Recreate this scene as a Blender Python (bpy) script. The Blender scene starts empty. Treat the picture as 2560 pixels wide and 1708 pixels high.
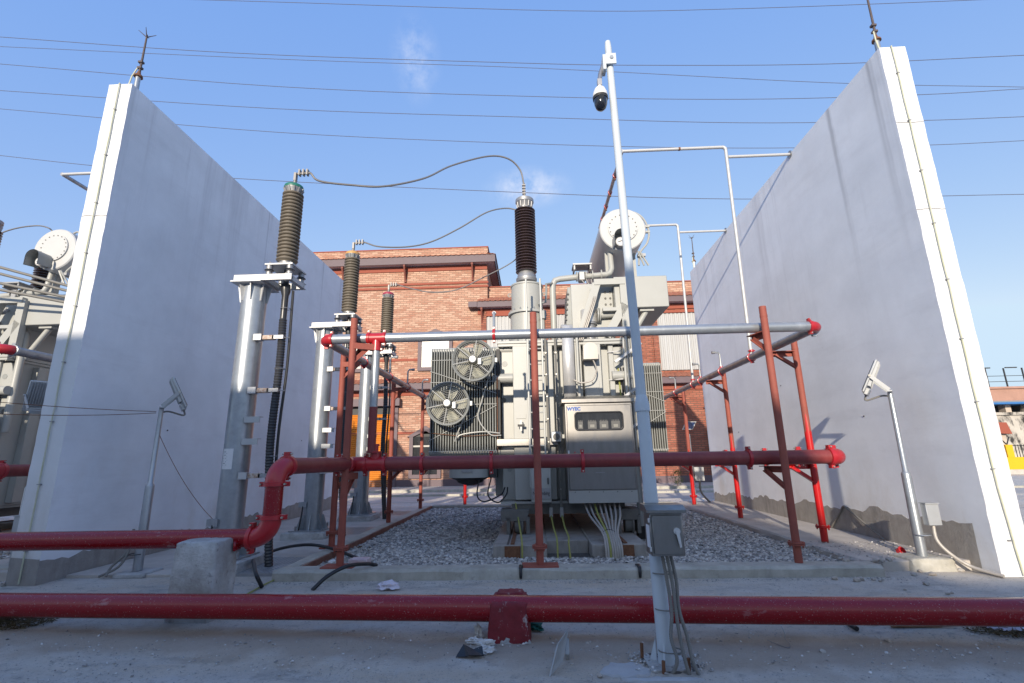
import bpy, bmesh, math, random
import numpy as np
from mathutils import Vector, Matrix, noise
random.seed(7); RNG = np.random.default_rng(7)
SC = bpy.context.scene; COL = SC.collection
# ---------------------------------------------------------------- camera, world, sun, exposure
RM = Matrix(((0.9989246, 0.0268118, 0.0378257), (0.0430370, -0.2327188, -0.9715914), (-0.0172473, 0.9721744, -0.2336224)))
EYE = Vector((0, 0, 1.5))
cd = bpy.data.cameras.new('camera'); cam = bpy.data.objects.new('camera', cd); COL.objects.link(cam)
cam.matrix_world = Matrix.Translation(EYE) @ RM.to_4x4()
cd.sensor_width = 36; cd.lens = 17.1434; cd.clip_start = .05; cd.clip_end = 3000
SC.camera = cam
SUN_TRAVEL = Vector((.194, 1, -.28)).normalized()
wd = bpy.data.worlds.new('World'); SC.world = wd; wd.use_nodes = True
nt = wd.node_tree; nt.nodes.clear()
def N(nt, t, **k):
    n = nt.nodes.new(t)
    for a, b in k.items(): setattr(n, a, b)
    return n
sky = N(nt, 'ShaderNodeTexSky', sky_type='NISHITA', sun_disc=False)
sky.sun_elevation = math.radians(15.4); sky.sun_rotation = math.radians(180 + 11)
sky.air_density = 1.2; sky.dust_density = 1.3; sky.ozone_density = 2.2; sky.altitude = 100
bg = N(nt, 'ShaderNodeBackground'); out = N(nt, 'ShaderNodeOutputWorld')
bg.inputs['Strength'].default_value = .15
# an even tint and a thin veil over the whole sky dome, as the photograph's clear hazy sky
SKY_GAIN = (.55, .35, .10); SKY_VEIL = (.16, .60, 1.95)
# two thin wisps of cloud, broken up by noise
tc = N(nt, 'ShaderNodeTexCoord')
def cloud_mask(direction, radius, squash):
    sub = N(nt, 'ShaderNodeVectorMath', operation='SUBTRACT'); sub.inputs[1].default_value = direction
    nt.links.new(tc.outputs['Generated'], sub.inputs[0])
    mul = N(nt, 'ShaderNodeVectorMath', operation='MULTIPLY'); mul.inputs[1].default_value = squash
    nt.links.new(sub.outputs[0], mul.inputs[0])
    ln = N(nt, 'ShaderNodeVectorMath', operation='LENGTH'); nt.links.new(mul.outputs[0], ln.inputs[0])
    mr = N(nt, 'ShaderNodeMapRange', interpolation_type='SMOOTHSTEP'); mr.inputs[1].default_value = radius; mr.inputs[2].default_value = 0
    nt.links.new(ln.outputs['Value'], mr.inputs[0]); return mr.outputs[0]
def raydir(px, py): return (RM @ Vector((px-1280, -(py-854), -1219.088))).normalized()
nz = N(nt, 'ShaderNodeTexNoise'); nz.inputs['Scale'].default_value = 26; nz.inputs['Detail'].default_value = 7; nz.inputs['Roughness'].default_value = .62
nt.links.new(tc.outputs['Generated'], nz.inputs['Vector'])
m1 = cloud_mask(raydir(1320, 470), .10, (1, 1, 2.4)); m2 = cloud_mask(raydir(1040, 150), .085, (1.7, 1, 1))
mx = N(nt, 'ShaderNodeMath', operation='MULTIPLY'); mx.inputs[1].default_value = .55; nt.links.new(m2, mx.inputs[0])
ad = N(nt, 'ShaderNodeMath', operation='ADD'); nt.links.new(m1, ad.inputs[0]); nt.links.new(mx.outputs[0], ad.inputs[1])
nr = N(nt, 'ShaderNodeMapRange'); nr.inputs[1].default_value = .36; nr.inputs[2].default_value = .70; nt.links.new(nz.outputs[0], nr.inputs[0])
cm = N(nt, 'ShaderNodeMath', operation='MULTIPLY'); nt.links.new(ad.outputs[0], cm.inputs[0]); nt.links.new(nr.outputs[0], cm.inputs[1])
mixc = N(nt, 'ShaderNodeMix', data_type='RGBA'); nt.links.new(cm.outputs[0], mixc.inputs['Factor'])
hs = N(nt, 'ShaderNodeVectorMath', operation='MULTIPLY_ADD'); hs.inputs[1].default_value = SKY_GAIN; hs.inputs[2].default_value = SKY_VEIL
nt.links.new(sky.outputs[0], hs.inputs[0]); hm = N(nt, 'ShaderNodeVectorMath', operation='MINIMUM'); hm.inputs[1].default_value = (1.6, 2.05, 2.85)   # no white glare along the horizon
nt.links.new(hs.outputs[0], hm.inputs[0]); nt.links.new(hm.outputs[0], mixc.inputs['A']); mixc.inputs['B'].default_value = (2.1, 2.25, 2.65, 1)
nt.links.new(mixc.outputs['Result'], bg.inputs[0]); nt.links.new(bg.outputs[0], out.inputs[0])
sl = bpy.data.lights.new('sun', 'SUN'); sl.energy = 2.15; sl.angle = math.radians(.55); sl.color = (1, .885, .735)
so = bpy.data.objects.new('sun', sl); COL.objects.link(so); so.rotation_euler = SUN_TRAVEL.to_track_quat('-Z', 'Y').to_euler()
so.location = (0, -30, 40)
SC.view_settings.view_transform = 'Standard'; SC.view_settings.look = 'None'; SC.view_settings.gamma = 1
SC.view_settings.use_curve_mapping = False; SC.view_settings.exposure = 1.4
# ---------------------------------------------------------------- measuring helpers: a photo pixel on a known plane gives a point
def at(px, py, Y): d = raydir(px, py); return EYE + d*(Y/d.y)
def atX(px, py, X): d = raydir(px, py); return EYE + d*(X/d.x)
def gz(px, py, z=0): d = raydir(px, py); return EYE + d*((z-1.5)/d.z)
# ---------------------------------------------------------------- materials
def mat(name, col, rough=.6, metal=0, var=.0, vscale=6, col2=None, bump=0, bscale=40, coat=0, spec=None, streak=0, rvar=0, world=True):
    m = bpy.data.materials.new(name); m.use_nodes = True; t = m.node_tree; b = t.nodes['Principled BSDF']
    b.inputs['Roughness'].default_value = rough; b.inputs['Metallic'].default_value = metal
    if coat: b.inputs['Coat Weight'].default_value = coat; b.inputs['Coat Roughness'].default_value = .12
    if spec is not None: b.inputs['Specular IOR Level'].default_value = spec
    c = (*col, 1); b.inputs['Base Color'].default_value = c
    g = N(t, 'ShaderNodeNewGeometry') if world else N(t, 'ShaderNodeTexCoord')
    P = g.outputs['Position'] if world else g.outputs['Object']
    m['P'] = 0
    if var or col2 or streak or rvar:
        n1 = N(t, 'ShaderNodeTexNoise'); n1.inputs['Scale'].default_value = vscale; n1.inputs['Detail'].default_value = 6; n1.inputs['Roughness'].default_value = .65
        if streak:
            mp = N(t, 'ShaderNodeMapping'); mp.inputs['Scale'].default_value = (1, 1, streak); t.links.new(P, mp.inputs[0]); t.links.new(mp.outputs[0], n1.inputs['Vector'])
        else: t.links.new(P, n1.inputs['Vector'])
        r = N(t, 'ShaderNodeMapRange'); r.inputs[1].default_value = .3; r.inputs[2].default_value = .7; t.links.new(n1.outputs[0], r.inputs[0])
        if col2 is None: c2 = tuple(x*(1-var) for x in col)
        else: c2 = col2
        mxn = N(t, 'ShaderNodeMix', data_type='RGBA'); t.links.new(r.outputs[0], mxn.inputs['Factor'])
        mxn.inputs['A'].default_value = c; mxn.inputs['B'].default_value = (*c2, 1); t.links.new(mxn.outputs['Result'], b.inputs['Base Color'])
        if rvar:
            r2 = N(t, 'ShaderNodeMapRange'); r2.inputs[3].default_value = rough-rvar; r2.inputs[4].default_value = rough+rvar; t.links.new(n1.outputs[0], r2.inputs[0]); t.links.new(r2.outputs[0], b.inputs['Roughness'])
    if bump:
        n2 = N(t, 'ShaderNodeTexNoise'); n2.inputs['Scale'].default_value = bscale; n2.inputs['Detail'].default_value = 8; n2.inputs['Roughness'].default_value = .7
        t.links.new(P, n2.inputs['Vector']); bp = N(t, 'ShaderNodeBump'); bp.inputs['Strength'].default_value = bump; bp.inputs['Distance'].default_value = .02
        t.links.new(n2.outputs[0], bp.inputs['Height']); t.links.new(bp.outputs[0], b.inputs['Normal'])
    return m
def bsdf(m): return m.node_tree.nodes['Principled BSDF']
def overlay(m, col, scale, lo, hi, stretch=(1, 1, 1), detail=8, zfade=None, amount=1, rough=None):
    """adds a second layer of stains/dust over a material's base colour"""
    t = m.node_tree; b = bsdf(m)
    g = N(t, 'ShaderNodeNewGeometry'); mp = N(t, 'ShaderNodeMapping'); mp.inputs['Scale'].default_value = stretch
    t.links.new(g.outputs['Position'], mp.inputs[0])
    n = N(t, 'ShaderNodeTexNoise'); n.inputs['Scale'].default_value = scale; n.inputs['Detail'].default_value = detail; n.inputs['Roughness'].default_value = .68
    t.links.new(mp.outputs[0], n.inputs['Vector'])
    r = N(t, 'ShaderNodeMapRange'); r.inputs[1].default_value = lo; r.inputs[2].default_value = hi; r.inputs[4].default_value = amount; t.links.new(n.outputs[0], r.inputs[0])
    fac = r.outputs[0]
    if zfade:
        sx = N(t, 'ShaderNodeSeparateXYZ'); t.links.new(g.outputs['Position'], sx.inputs[0])
        r2 = N(t, 'ShaderNodeMapRange'); r2.inputs[1].default_value = zfade[0]; r2.inputs[2].default_value = zfade[1]; t.links.new(sx.outputs['Z'], r2.inputs[0])
        mm = N(t, 'ShaderNodeMath', operation='MULTIPLY'); t.links.new(fac, mm.inputs[0]); t.links.new(r2.outputs[0], mm.inputs[1]); fac = mm.outputs[0]
    x = N(t, 'ShaderNodeMix', data_type='RGBA'); t.links.new(fac, x.inputs['Factor'])
    inp = b.inputs['Base Color']
    if inp.is_linked: t.links.new(inp.links[0].from_socket, x.inputs['A'])
    else: x.inputs['A'].default_value = inp.default_value
    x.inputs['B'].default_value = (*col, 1); t.links.new(x.outputs['Result'], inp)
    if rough is not None:
        y = N(t, 'ShaderNodeMix', data_type='FLOAT'); t.links.new(fac, y.inputs['Factor'])
        ri = b.inputs['Roughness']
        if ri.is_linked: t.links.new(ri.links[0].from_socket, y.inputs['A'])
        else: y.inputs['A'].default_value = ri.default_value
        y.inputs['B'].default_value = rough; t.links.new(y.outputs['Result'], ri)
    return m
M = {}
M['wall'] = mat('shade_tinted_white_wall_paint', (.81, .835, .86), .75, var=.15, vscale=1.0, bump=.10, bscale=10)  # white like the ends; paler cool colour stands for blue light in shade
overlay(M['wall'], (.50, .50, .51), 1.6, .54, .78, (.3, .3, 1.6), amount=.30)
overlay(M['wall'], (.44, .44, .46), 2.2, .52, .80, (1, 1, .05), zfade=(2.5, 7.5), amount=.8)
overlay(M['wall'], (.20, .20, .21), 2.0, .63, .72, (1, 1, .02), detail=3, zfade=(4.0, 7.6), amount=.5)
overlay(M['wall'], (.52, .47, .40), 1.4, .5, .8, (1, 1, .5), zfade=(2.0, .1), amount=.8)
overlay(M['wall'], (.50, .50, .52), 9, .66, .74, (1, 1, 1), amount=.35)
M['wallend'] = mat('white_end_paint', (.66, .665, .67), .7, var=.05, vscale=3, bump=.12, bscale=12)  # same paint as the faces, darkened in colour against full sun
overlay(M['wallend'], (.60, .57, .50), 6, .62, .75, (1, 1, .4), amount=.4)
overlay(M['wallend'], (.45, .42, .33), 3, .45, .7, (1, 1, .5), zfade=(1.5, .1), amount=.8)
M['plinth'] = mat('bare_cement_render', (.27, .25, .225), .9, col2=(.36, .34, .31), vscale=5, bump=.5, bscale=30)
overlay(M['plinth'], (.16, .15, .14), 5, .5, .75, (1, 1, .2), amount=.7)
M['slab'] = mat('walkway_concrete', (.52, .48, .43), .9, var=.25, vscale=2.2, bump=.45, bscale=50)
overlay(M['slab'], (.22, .21, .20), 1.5, .55, .8, amount=.6); overlay(M['slab'], (.50, .47, .43), 18, .6, .75, amount=.6)
M['kerb'] = mat('kerb_concrete', (.50, .475, .41), .9, var=.35, vscale=4, bump=.4, bscale=45)
overlay(M['kerb'], (.27, .255, .20), 5, .45, .72, (1, 1, .6), amount=.6)
overlay(M['kerb'], (.17, .165, .15), 9, .6, .72, amount=.6); overlay(M['kerb'], (.55, .54, .52), 14, .62, .75, amount=.5)
M['rustface'] = mat('maroon_painted_kerb', (.17, .055, .04), .8, col2=(.24, .13, .09), vscale=6, bump=.3, bscale=40)
M['block'] = mat('rough_cast_concrete', (.54, .54, .525), .92, var=.45, vscale=5, bump=.9, bscale=38)
overlay(M['block'], (.20, .195, .185), 16, .58, .68, amount=.8); overlay(M['block'], (.33, .29, .25), 2.5, .45, .7, amount=.6)
M['cement'] = mat('fresh_cement', (.43, .43, .43), .9, var=.2, vscale=8, bump=.4, bscale=60)
M['dirt'] = mat('dark_loose_dirt', (.12, .11, .10), .95, var=.4, vscale=14, bump=.8, bscale=60)
M['galv'] = mat('galvanised_steel', (.40, .425, .445), .34, .6, var=.22, vscale=9, rvar=.08, bump=.05, bscale=60)
overlay(M['galv'], (.50, .51, .52), 3, .5, .7, (1, 1, .25), amount=.5, rough=.5)
M['galvd'] = mat('weathered_galvanised_tube', (.40, .40, .41), .42, .75, var=.35, vscale=7, rvar=.12)
overlay(M['galvd'], (.23, .19, .16), 14, .62, .72, amount=.6)
M['zinc'] = mat('zinc_white_steel', (.52, .52, .51), .5, .25, var=.12, vscale=10, rvar=.1)
M['alu'] = mat('cast_aluminium', (.34, .34, .34), .5, .6, var=.15, vscale=20)
M['stain'] = mat('brushed_stainless', (.30, .285, .265), .33, .92, var=.18, vscale=7, rvar=.12, streak=.25)
overlay(M['stain'], (.19, .175, .155), 4, .5, .75, (1, 1, .35), amount=.6, rough=.55)
M['shiny'] = mat('bright_sheet_steel', (.60, .59, .57), .4, .45, var=.1, vscale=12, rvar=.1, bump=.12, bscale=7)
M['tx'] = mat('pale_grey_transformer_paint', (.375, .377, .35), .42, var=.06, vscale=3, bump=.03, bscale=8)
overlay(M['tx'], (.40, .385, .33), 3.5, .55, .8, (1, 1, .18), amount=.5)
overlay(M['tx'], (.30, .26, .20), 11, .68, .76, (1, 1, .3), amount=.5)
M['txw'] = mat('white_tank_paint', (.50, .50, .485), .4, var=.05, vscale=3)
M['txd'] = mat('grey_radiator_paint', (.27, .28, .265), .45, var=.15, vscale=4)
overlay(M['txd'], (.24, .22, .18), 5, .55, .75, (1, 1, .1), amount=.6)
M['fan'] = mat('fan_blade_paint', (.36, .355, .28), .5, var=.12, vscale=8)
M['mesh'] = mat('light_wire', (.45, .45, .42), .45, .2)
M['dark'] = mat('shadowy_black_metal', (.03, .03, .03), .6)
M['under'] = mat('dark_grey_underframe', (.16, .155, .14), .7, var=.3, vscale=6)  # plain dark grey, also used for bars, bolts and holes
M['porc'] = mat('brown_porcelain', (.075, .048, .042), .25, coat=.6, var=.2, vscale=6)
M['sil'] = mat('olive_silicone_rubber', (.155, .13, .095), .55, var=.18, vscale=7)
M['rubber'] = mat('black_rubber', (.018, .018, .02), .42, var=.2, vscale=20)
M['corr'] = mat('black_corrugated_plastic', (.03, .03, .032), .32)
M['conduit'] = mat('grey_flexible_conduit', (.20, .19, .17), .6, var=.2, vscale=10)
M['cond2'] = mat('pale_flexible_conduit', (.42, .39, .35), .5, .2, var=.15, vscale=14)
M['line'] = mat('aluminium_conductor', (.22, .21, .20), .5, .4)
M['ohl'] = mat('dark_overhead_wire', (.10, .10, .13), .6)
M['redg'] = mat('glossy_dark_red_pipe_paint', (.25, .003, .008), .22, var=.12, vscale=4, bump=.03, bscale=12)
overlay(M['redg'], (.50, .40, .37), 75, .63, .69, detail=4, amount=.6, rough=.9); overlay(M['redg'], (.50, .36, .35), 6, .62, .72, (.5, 1, 1), amount=.45, rough=.8)
M['redm'] = mat('matt_maroon_pipe_paint', (.23, .032, .032), .46, col2=(.18, .028, .027), vscale=5, bump=.04, bscale=30)
overlay(M['redm'], (.12, .025, .02), 9, .66, .74, amount=.6); overlay(M['redm'], (.38, .14, .12), 3, .5, .8, (1, 1, .3), amount=.3)
M['primer'] = mat('red_oxide_primer', (.31, .08, .053), .72, col2=(.25, .065, .045), vscale=7, bump=.12, bscale=40)
overlay(M['primer'], (.15, .05, .04), 8, .62, .74, (1, 1, .5), amount=.6)
M['redfit'] = mat('red_cast_fitting', (.42, .015, .022), .35, coat=.25, var=.15, vscale=12)
overlay(M['redfit'], (.5, .35, .33), 40, .68, .74, amount=.6, rough=.8)
M['redpost'] = mat('bright_red_gloss_paint', (.48, .007, .007), .28, coat=.4, var=.1, vscale=6)
M['rust'] = mat('rusty_bolt_steel', (.20, .09, .045), .85, var=.4, vscale=20, bump=.3, bscale=60)
M['rustw'] = mat('rust_streaked_white_steel', (.58, .55, .49), .6, col2=(.28, .13, .06), vscale=22)
M['bolt'] = mat('zinc_bolt', (.45, .43, .38), .4, .8)
M['green'] = mat('green_cap', (.02, .15, .105), .45); M['amber'] = mat('amber_cap', (.55, .30, .09), .5); M['maroon'] = mat('maroon_cap', (.32, .03, .06), .5)
M['earth'] = mat('yellow_green_earth_cable', (.47, .48, .30), .6, col2=(.56, .55, .46), vscale=5)
M['yg'] = mat('yellow_sleeved_cable', (.34, .32, .08), .5, col2=(.25, .28, .08), vscale=9)
M['polep'] = mat('pale_grey_pole_paint', (.52, .57, .60), .58, var=.08, vscale=5)
overlay(M['polep'], (.46, .46, .45), 4, .6, .75, (1, 1, .3), amount=.5)
M['lampg'] = mat('lamp_housing_grey', (.45, .46, .46), .45, .4, var=.1, vscale=8)
M['glass'] = mat('dark_window_glass', (.035, .037, .04), .12, spec=.6, var=.5, vscale=9, streak=.15)
M['meterglass'] = mat('meter_case_grey', (.075, .075, .072), .5); M['mlabel'] = mat('dim_meter_label', (.21, .205, .18), .6); M['rod'] = mat('dark_iron_rod', (.10, .075, .07), .7, var=.3, vscale=20); M['paper'] = mat('white_label_paper', (.68, .68, .68), .7, var=.08, vscale=10)
M['ink'] = mat('dark_print', (.06, .06, .065), .7); M['blueink'] = mat('blue_print', (.01, .08, .32), .5); M['redink'] = mat('red_print', (.55, .05, .05), .6)
M['camw'] = mat('white_camera_shell', (.72, .71, .68), .4); M['dome'] = mat('smoked_camera_dome', (.01, .011, .016), .08, coat=.6)
M['tile'] = mat('clay_roof_tile', (.34, .13, .08), .8, var=.3, vscale=6); M['fascia'] = mat('dark_plum_fascia', (.125, .085, .095), .6, var=.12, vscale=3)
M['soffit'] = mat('pale_mauve_soffit', (.40, .33, .34), .8); M['mould'] = mat('red_moulding', (.33, .085, .05), .8, var=.25, vscale=20)
M['bracket'] = mat('brown_bracket_wood', (.19, .055, .035), .7)
M['white_sheet'] = mat('white_corrugated_sheet', (.46, .46, .45), .6, col2=(.37, .36, .34), vscale=2.5, streak=.08)
M['shutter'] = mat('orange_shutter_paint', (.62, .21, .022), .5, var=.12, vscale=4)
M['winfill'] = mat('cream_window_pane', (.40, .38, .33), .3, var=.1, vscale=2)
M['yellow'] = mat('yellow_wall_paint', (.72, .39, .004), .6, var=.08, vscale=2)
M['bounce_white'] = mat('bounce_white_render', (.74, .73, .71), .85, var=.08, vscale=1); M['houseb'] = mat('beige_house_render', (.52, .44, .36), .85, var=.2, vscale=1)  # first render kept white to bounce fill light into the yard
M['housep'] = mat('pink_house_render', (.42, .24, .18), .85, var=.2, vscale=1)
M['mould_wall'] = mat('mouldy_whitewash', (.50, .46, .40), .9, var=.2, vscale=1); overlay(M['mould_wall'], (.035, .033, .03), 1.3, .47, .60, (1, 1, .45))
M['cream'] = mat('cream_apartment_render', (.62, .54, .45), .85, var=.08, vscale=.5); M['shadewin'] = mat('grey_window', (.20, .22, .24), .25)
M['blue'] = mat('blue_tarpaulin', (.03, .16, .42), .6, var=.2, vscale=3)
M['cloth'] = mat('dirty_white_cloth', (.62, .60, .57), .9, var=.25, vscale=30); M['plastic'] = mat('thin_white_plastic', (.62, .58, .64), .4, var=.1, vscale=20)
M['gloveY'] = mat('yellow_glove_cotton', (.50, .37, .10), .9, var=.25, vscale=40); M['gcloth'] = mat('green_rag', (.01, .12, .09), .8, var=.3, vscale=30)
M['pink'] = mat('pink_carton', (.55, .36, .38), .7, col2=(.60, .55, .54), vscale=9); M['board'] = mat('grey_fibre_board', (.36, .36, .345), .8, var=.15, vscale=12)
M['wood'] = mat('weathered_wood', (.34, .20, .11), .75, var=.35, vscale=12); M['straw'] = mat('dry_straw', (.17, .125, .06), .9, var=.5, vscale=25)
M['leafdry'] = mat('dry_leaf', (.24, .17, .10), .8, var=.3, vscale=20)
M['leaf'] = mat('shrub_leaf', (.05, .075, .025), .6, var=.4, vscale=14); M['twig'] = mat('dry_twig', (.14, .10, .07), .9)
M['stone'] = mat('pale_rubble_stone', (.42, .35, .28), .9, col2=(.34, .33, .31), vscale=9, bump=.3, bscale=50)
M['checker'] = mat('checker_plate', (.36, .37, .38), .45, .5, var=.2, vscale=6)
M['solar'] = mat('blue_solar_glass', (.03, .07, .20), .15, coat=.5)
# attribute-tinted gravel
def tint_mat(name, cols):
    m = mat(name, cols[0], .9); t = m.node_tree; a = N(t, 'ShaderNodeAttribute', attribute_name='tint'); cr = N(t, 'ShaderNodeValToRGB')
    cr.color_ramp.elements[0].color = (*cols[0], 1); cr.color_ramp.elements[1].color = (*cols[-1], 1)
    for i, c in enumerate(cols[1:-1]): e = cr.color_ramp.elements.new((i+1)/(len(cols)-1)); e.color = (*c, 1)
    t.links.new(a.outputs['Fac'], cr.inputs[0]); t.links.new(cr.outputs[0], bsdf(m).inputs['Base Color']); return m
M['gravel'] = tint_mat('mixed_grey_gravel', [(.18, .175, .17), (.34, .33, .315), (.49, .46, .42), (.68, .66, .62)])
M['grit'] = tint_mat('grit_specks', [(.22, .21, .20), (.44, .42, .39), (.66, .63, .59)])
# ground
def ground_mat():
    m = mat('dusty_yard_concrete', (.74, .69, .62), .93, col2=(.57, .535, .485), vscale=2.0, bump=1.0, bscale=80)
    bsdf(m).inputs['Normal'].links[0].from_node.inputs['Distance'].default_value = .035
    overlay(m, (.62, .53, .42), .7, .42, .62, (.45, 1.7, 1), amount=.85)
    overlay(m, (.25, .245, .24), 1.3, .55, .70, (.6, 1.6, 1), amount=.7)
    overlay(m, (.68, .67, .65), 3.2, .54, .70, (.8, 1.4, 1), amount=.6)
    overlay(m, (.25, .24, .23), 7, .55, .70, amount=.6)
    overlay(m, (.16, .155, .15), 42, .58, .67, detail=5, amount=.7); overlay(m, (.78, .76, .73), 60, .60, .68, detail=5, amount=.7)
    # brown earth washed against the big pipe
    t = m.node_tree; g = N(t, 'ShaderNodeNewGeometry'); sx = N(t, 'ShaderNodeSeparateXYZ'); t.links.new(g.outputs['Position'], sx.inputs[0])
    n = N(t, 'ShaderNodeTexNoise'); n.inputs['Scale'].default_value = 2.4; n.inputs['Detail'].default_value = 8; t.links.new(g.outputs['Position'], n.inputs['Vector'])
    sk = N(t, 'ShaderNodeMath', operation='MULTIPLY_ADD'); sk.inputs[1].default_value = .06; t.links.new(sx.outputs['X'], sk.inputs[0]); t.links.new(sx.outputs['Y'], sk.inputs[2])
    d = N(t, 'ShaderNodeMath', operation='SUBTRACT'); t.links.new(sk.outputs[0], d.inputs[0]); d.inputs[1].default_value = 4.45
    ab = N(t, 'ShaderNodeMath', operation='ABSOLUTE'); t.links.new(d.outputs[0], ab.inputs[0])
    ns = N(t, 'ShaderNodeMath', operation='MULTIPLY_ADD'); ns.inputs[1].default_value = .9; ns.inputs[2].default_value = -.45; t.links.new(n.outputs[0], ns.inputs[0])
    su = N(t, 'ShaderNodeMath', operation='ADD'); t.links.new(ab.outputs[0], su.inputs[0]); t.links.new(ns.outputs[0], su.inputs[1])
    mr = N(t, 'ShaderNodeMapRange'); mr.inputs[1].default_value = .42; mr.inputs[2].default_value = .18; mr.inputs[4].default_value = .75; t.links.new(su.outputs[0], mr.inputs[0])
    x = N(t, 'ShaderNodeMix', data_type='RGBA'); t.links.new(mr.outputs[0], x.inputs['Factor']); bi = bsdf(m).inputs['Base Color']; t.links.new(bi.links[0].from_socket, x.inputs['A']); x.inputs['B'].default_value = (.46, .365, .28, 1); t.links.new(x.outputs['Result'], bi)
    return m
M['ground'] = ground_mat()
def brick_mat(name, c1, c2, mortar, patch):
    m = bpy.data.materials.new(name); m.use_nodes = True; t = m.node_tree; b = bsdf(m); b.inputs['Roughness'].default_value = .9
    g = N(t, 'ShaderNodeNewGeometry'); sx = N(t, 'ShaderNodeSeparateXYZ'); t.links.new(g.outputs['Position'], sx.inputs[0])
    add = N(t, 'ShaderNodeMath', operation='ADD'); t.links.new(sx.outputs['X'], add.inputs[0]); t.links.new(sx.outputs['Y'], add.inputs[1])
    cx = N(t, 'ShaderNodeCombineXYZ'); t.links.new(add.outputs[0], cx.inputs['X']); t.links.new(sx.outputs['Z'], cx.inputs['Y'])
    br = N(t, 'ShaderNodeTexBrick'); br.inputs['Scale'].default_value = 1; br.inputs['Brick Width'].default_value = .36; br.inputs['Row Height'].default_value = .115
    br.inputs['Mortar Size'].default_value = .016; br.inputs['Color1'].default_value = (*c1, 1); br.inputs['Color2'].default_value = (*c2, 1); br.inputs['Mortar'].default_value = (*mortar, 1)
    br.inputs['Bias'].default_value = -.1
    t.links.new(cx.outputs[0], br.inputs['Vector'])
    n = N(t, 'ShaderNodeTexNoise'); n.inputs['Scale'].default_value = 1.1; n.inputs['Detail'].default_value = 9; n.inputs['Roughness'].default_value = .75
    mp = N(t, 'ShaderNodeMapping'); mp.inputs['Scale'].default_value = (.8, 2.6, 1); t.links.new(cx.outputs[0], mp.inputs[0]); t.links.new(mp.outputs[0], n.inputs['Vector'])
    r = N(t, 'ShaderNodeMapRange'); r.inputs[1].default_value = .50; r.inputs[2].default_value = .66; r.inputs[4].default_value = .6; t.links.new(n.outputs[0], r.inputs[0])
    x = N(t, 'ShaderNodeMix', data_type='RGBA'); t.links.new(r.outputs[0], x.inputs['Factor']); t.links.new(br.outputs['Color'], x.inputs['A']); x.inputs['B'].default_value = (*patch, 1)
    t.links.new(x.outputs['Result'], b.inputs['Base Color'])
    bp = N(t, 'ShaderNodeBump'); bp.inputs['Distance'].default_value = .02; bp.inputs['Strength'].default_value = .8; bp.invert = True; t.links.new(br.outputs['Fac'], bp.inputs['Height']); t.links.new(bp.outputs[0], b.inputs['Normal'])
    return m
M['brick'] = brick_mat('pale_red_brickwork', (.56, .355, .25), (.37, .17, .108), (.30, .19, .135), (.34, .14, .092))
M['brick2'] = brick_mat('deep_red_brickwork', (.37, .13, .08), (.25, .075, .045), (.15, .085, .06), (.20, .06, .038))
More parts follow.
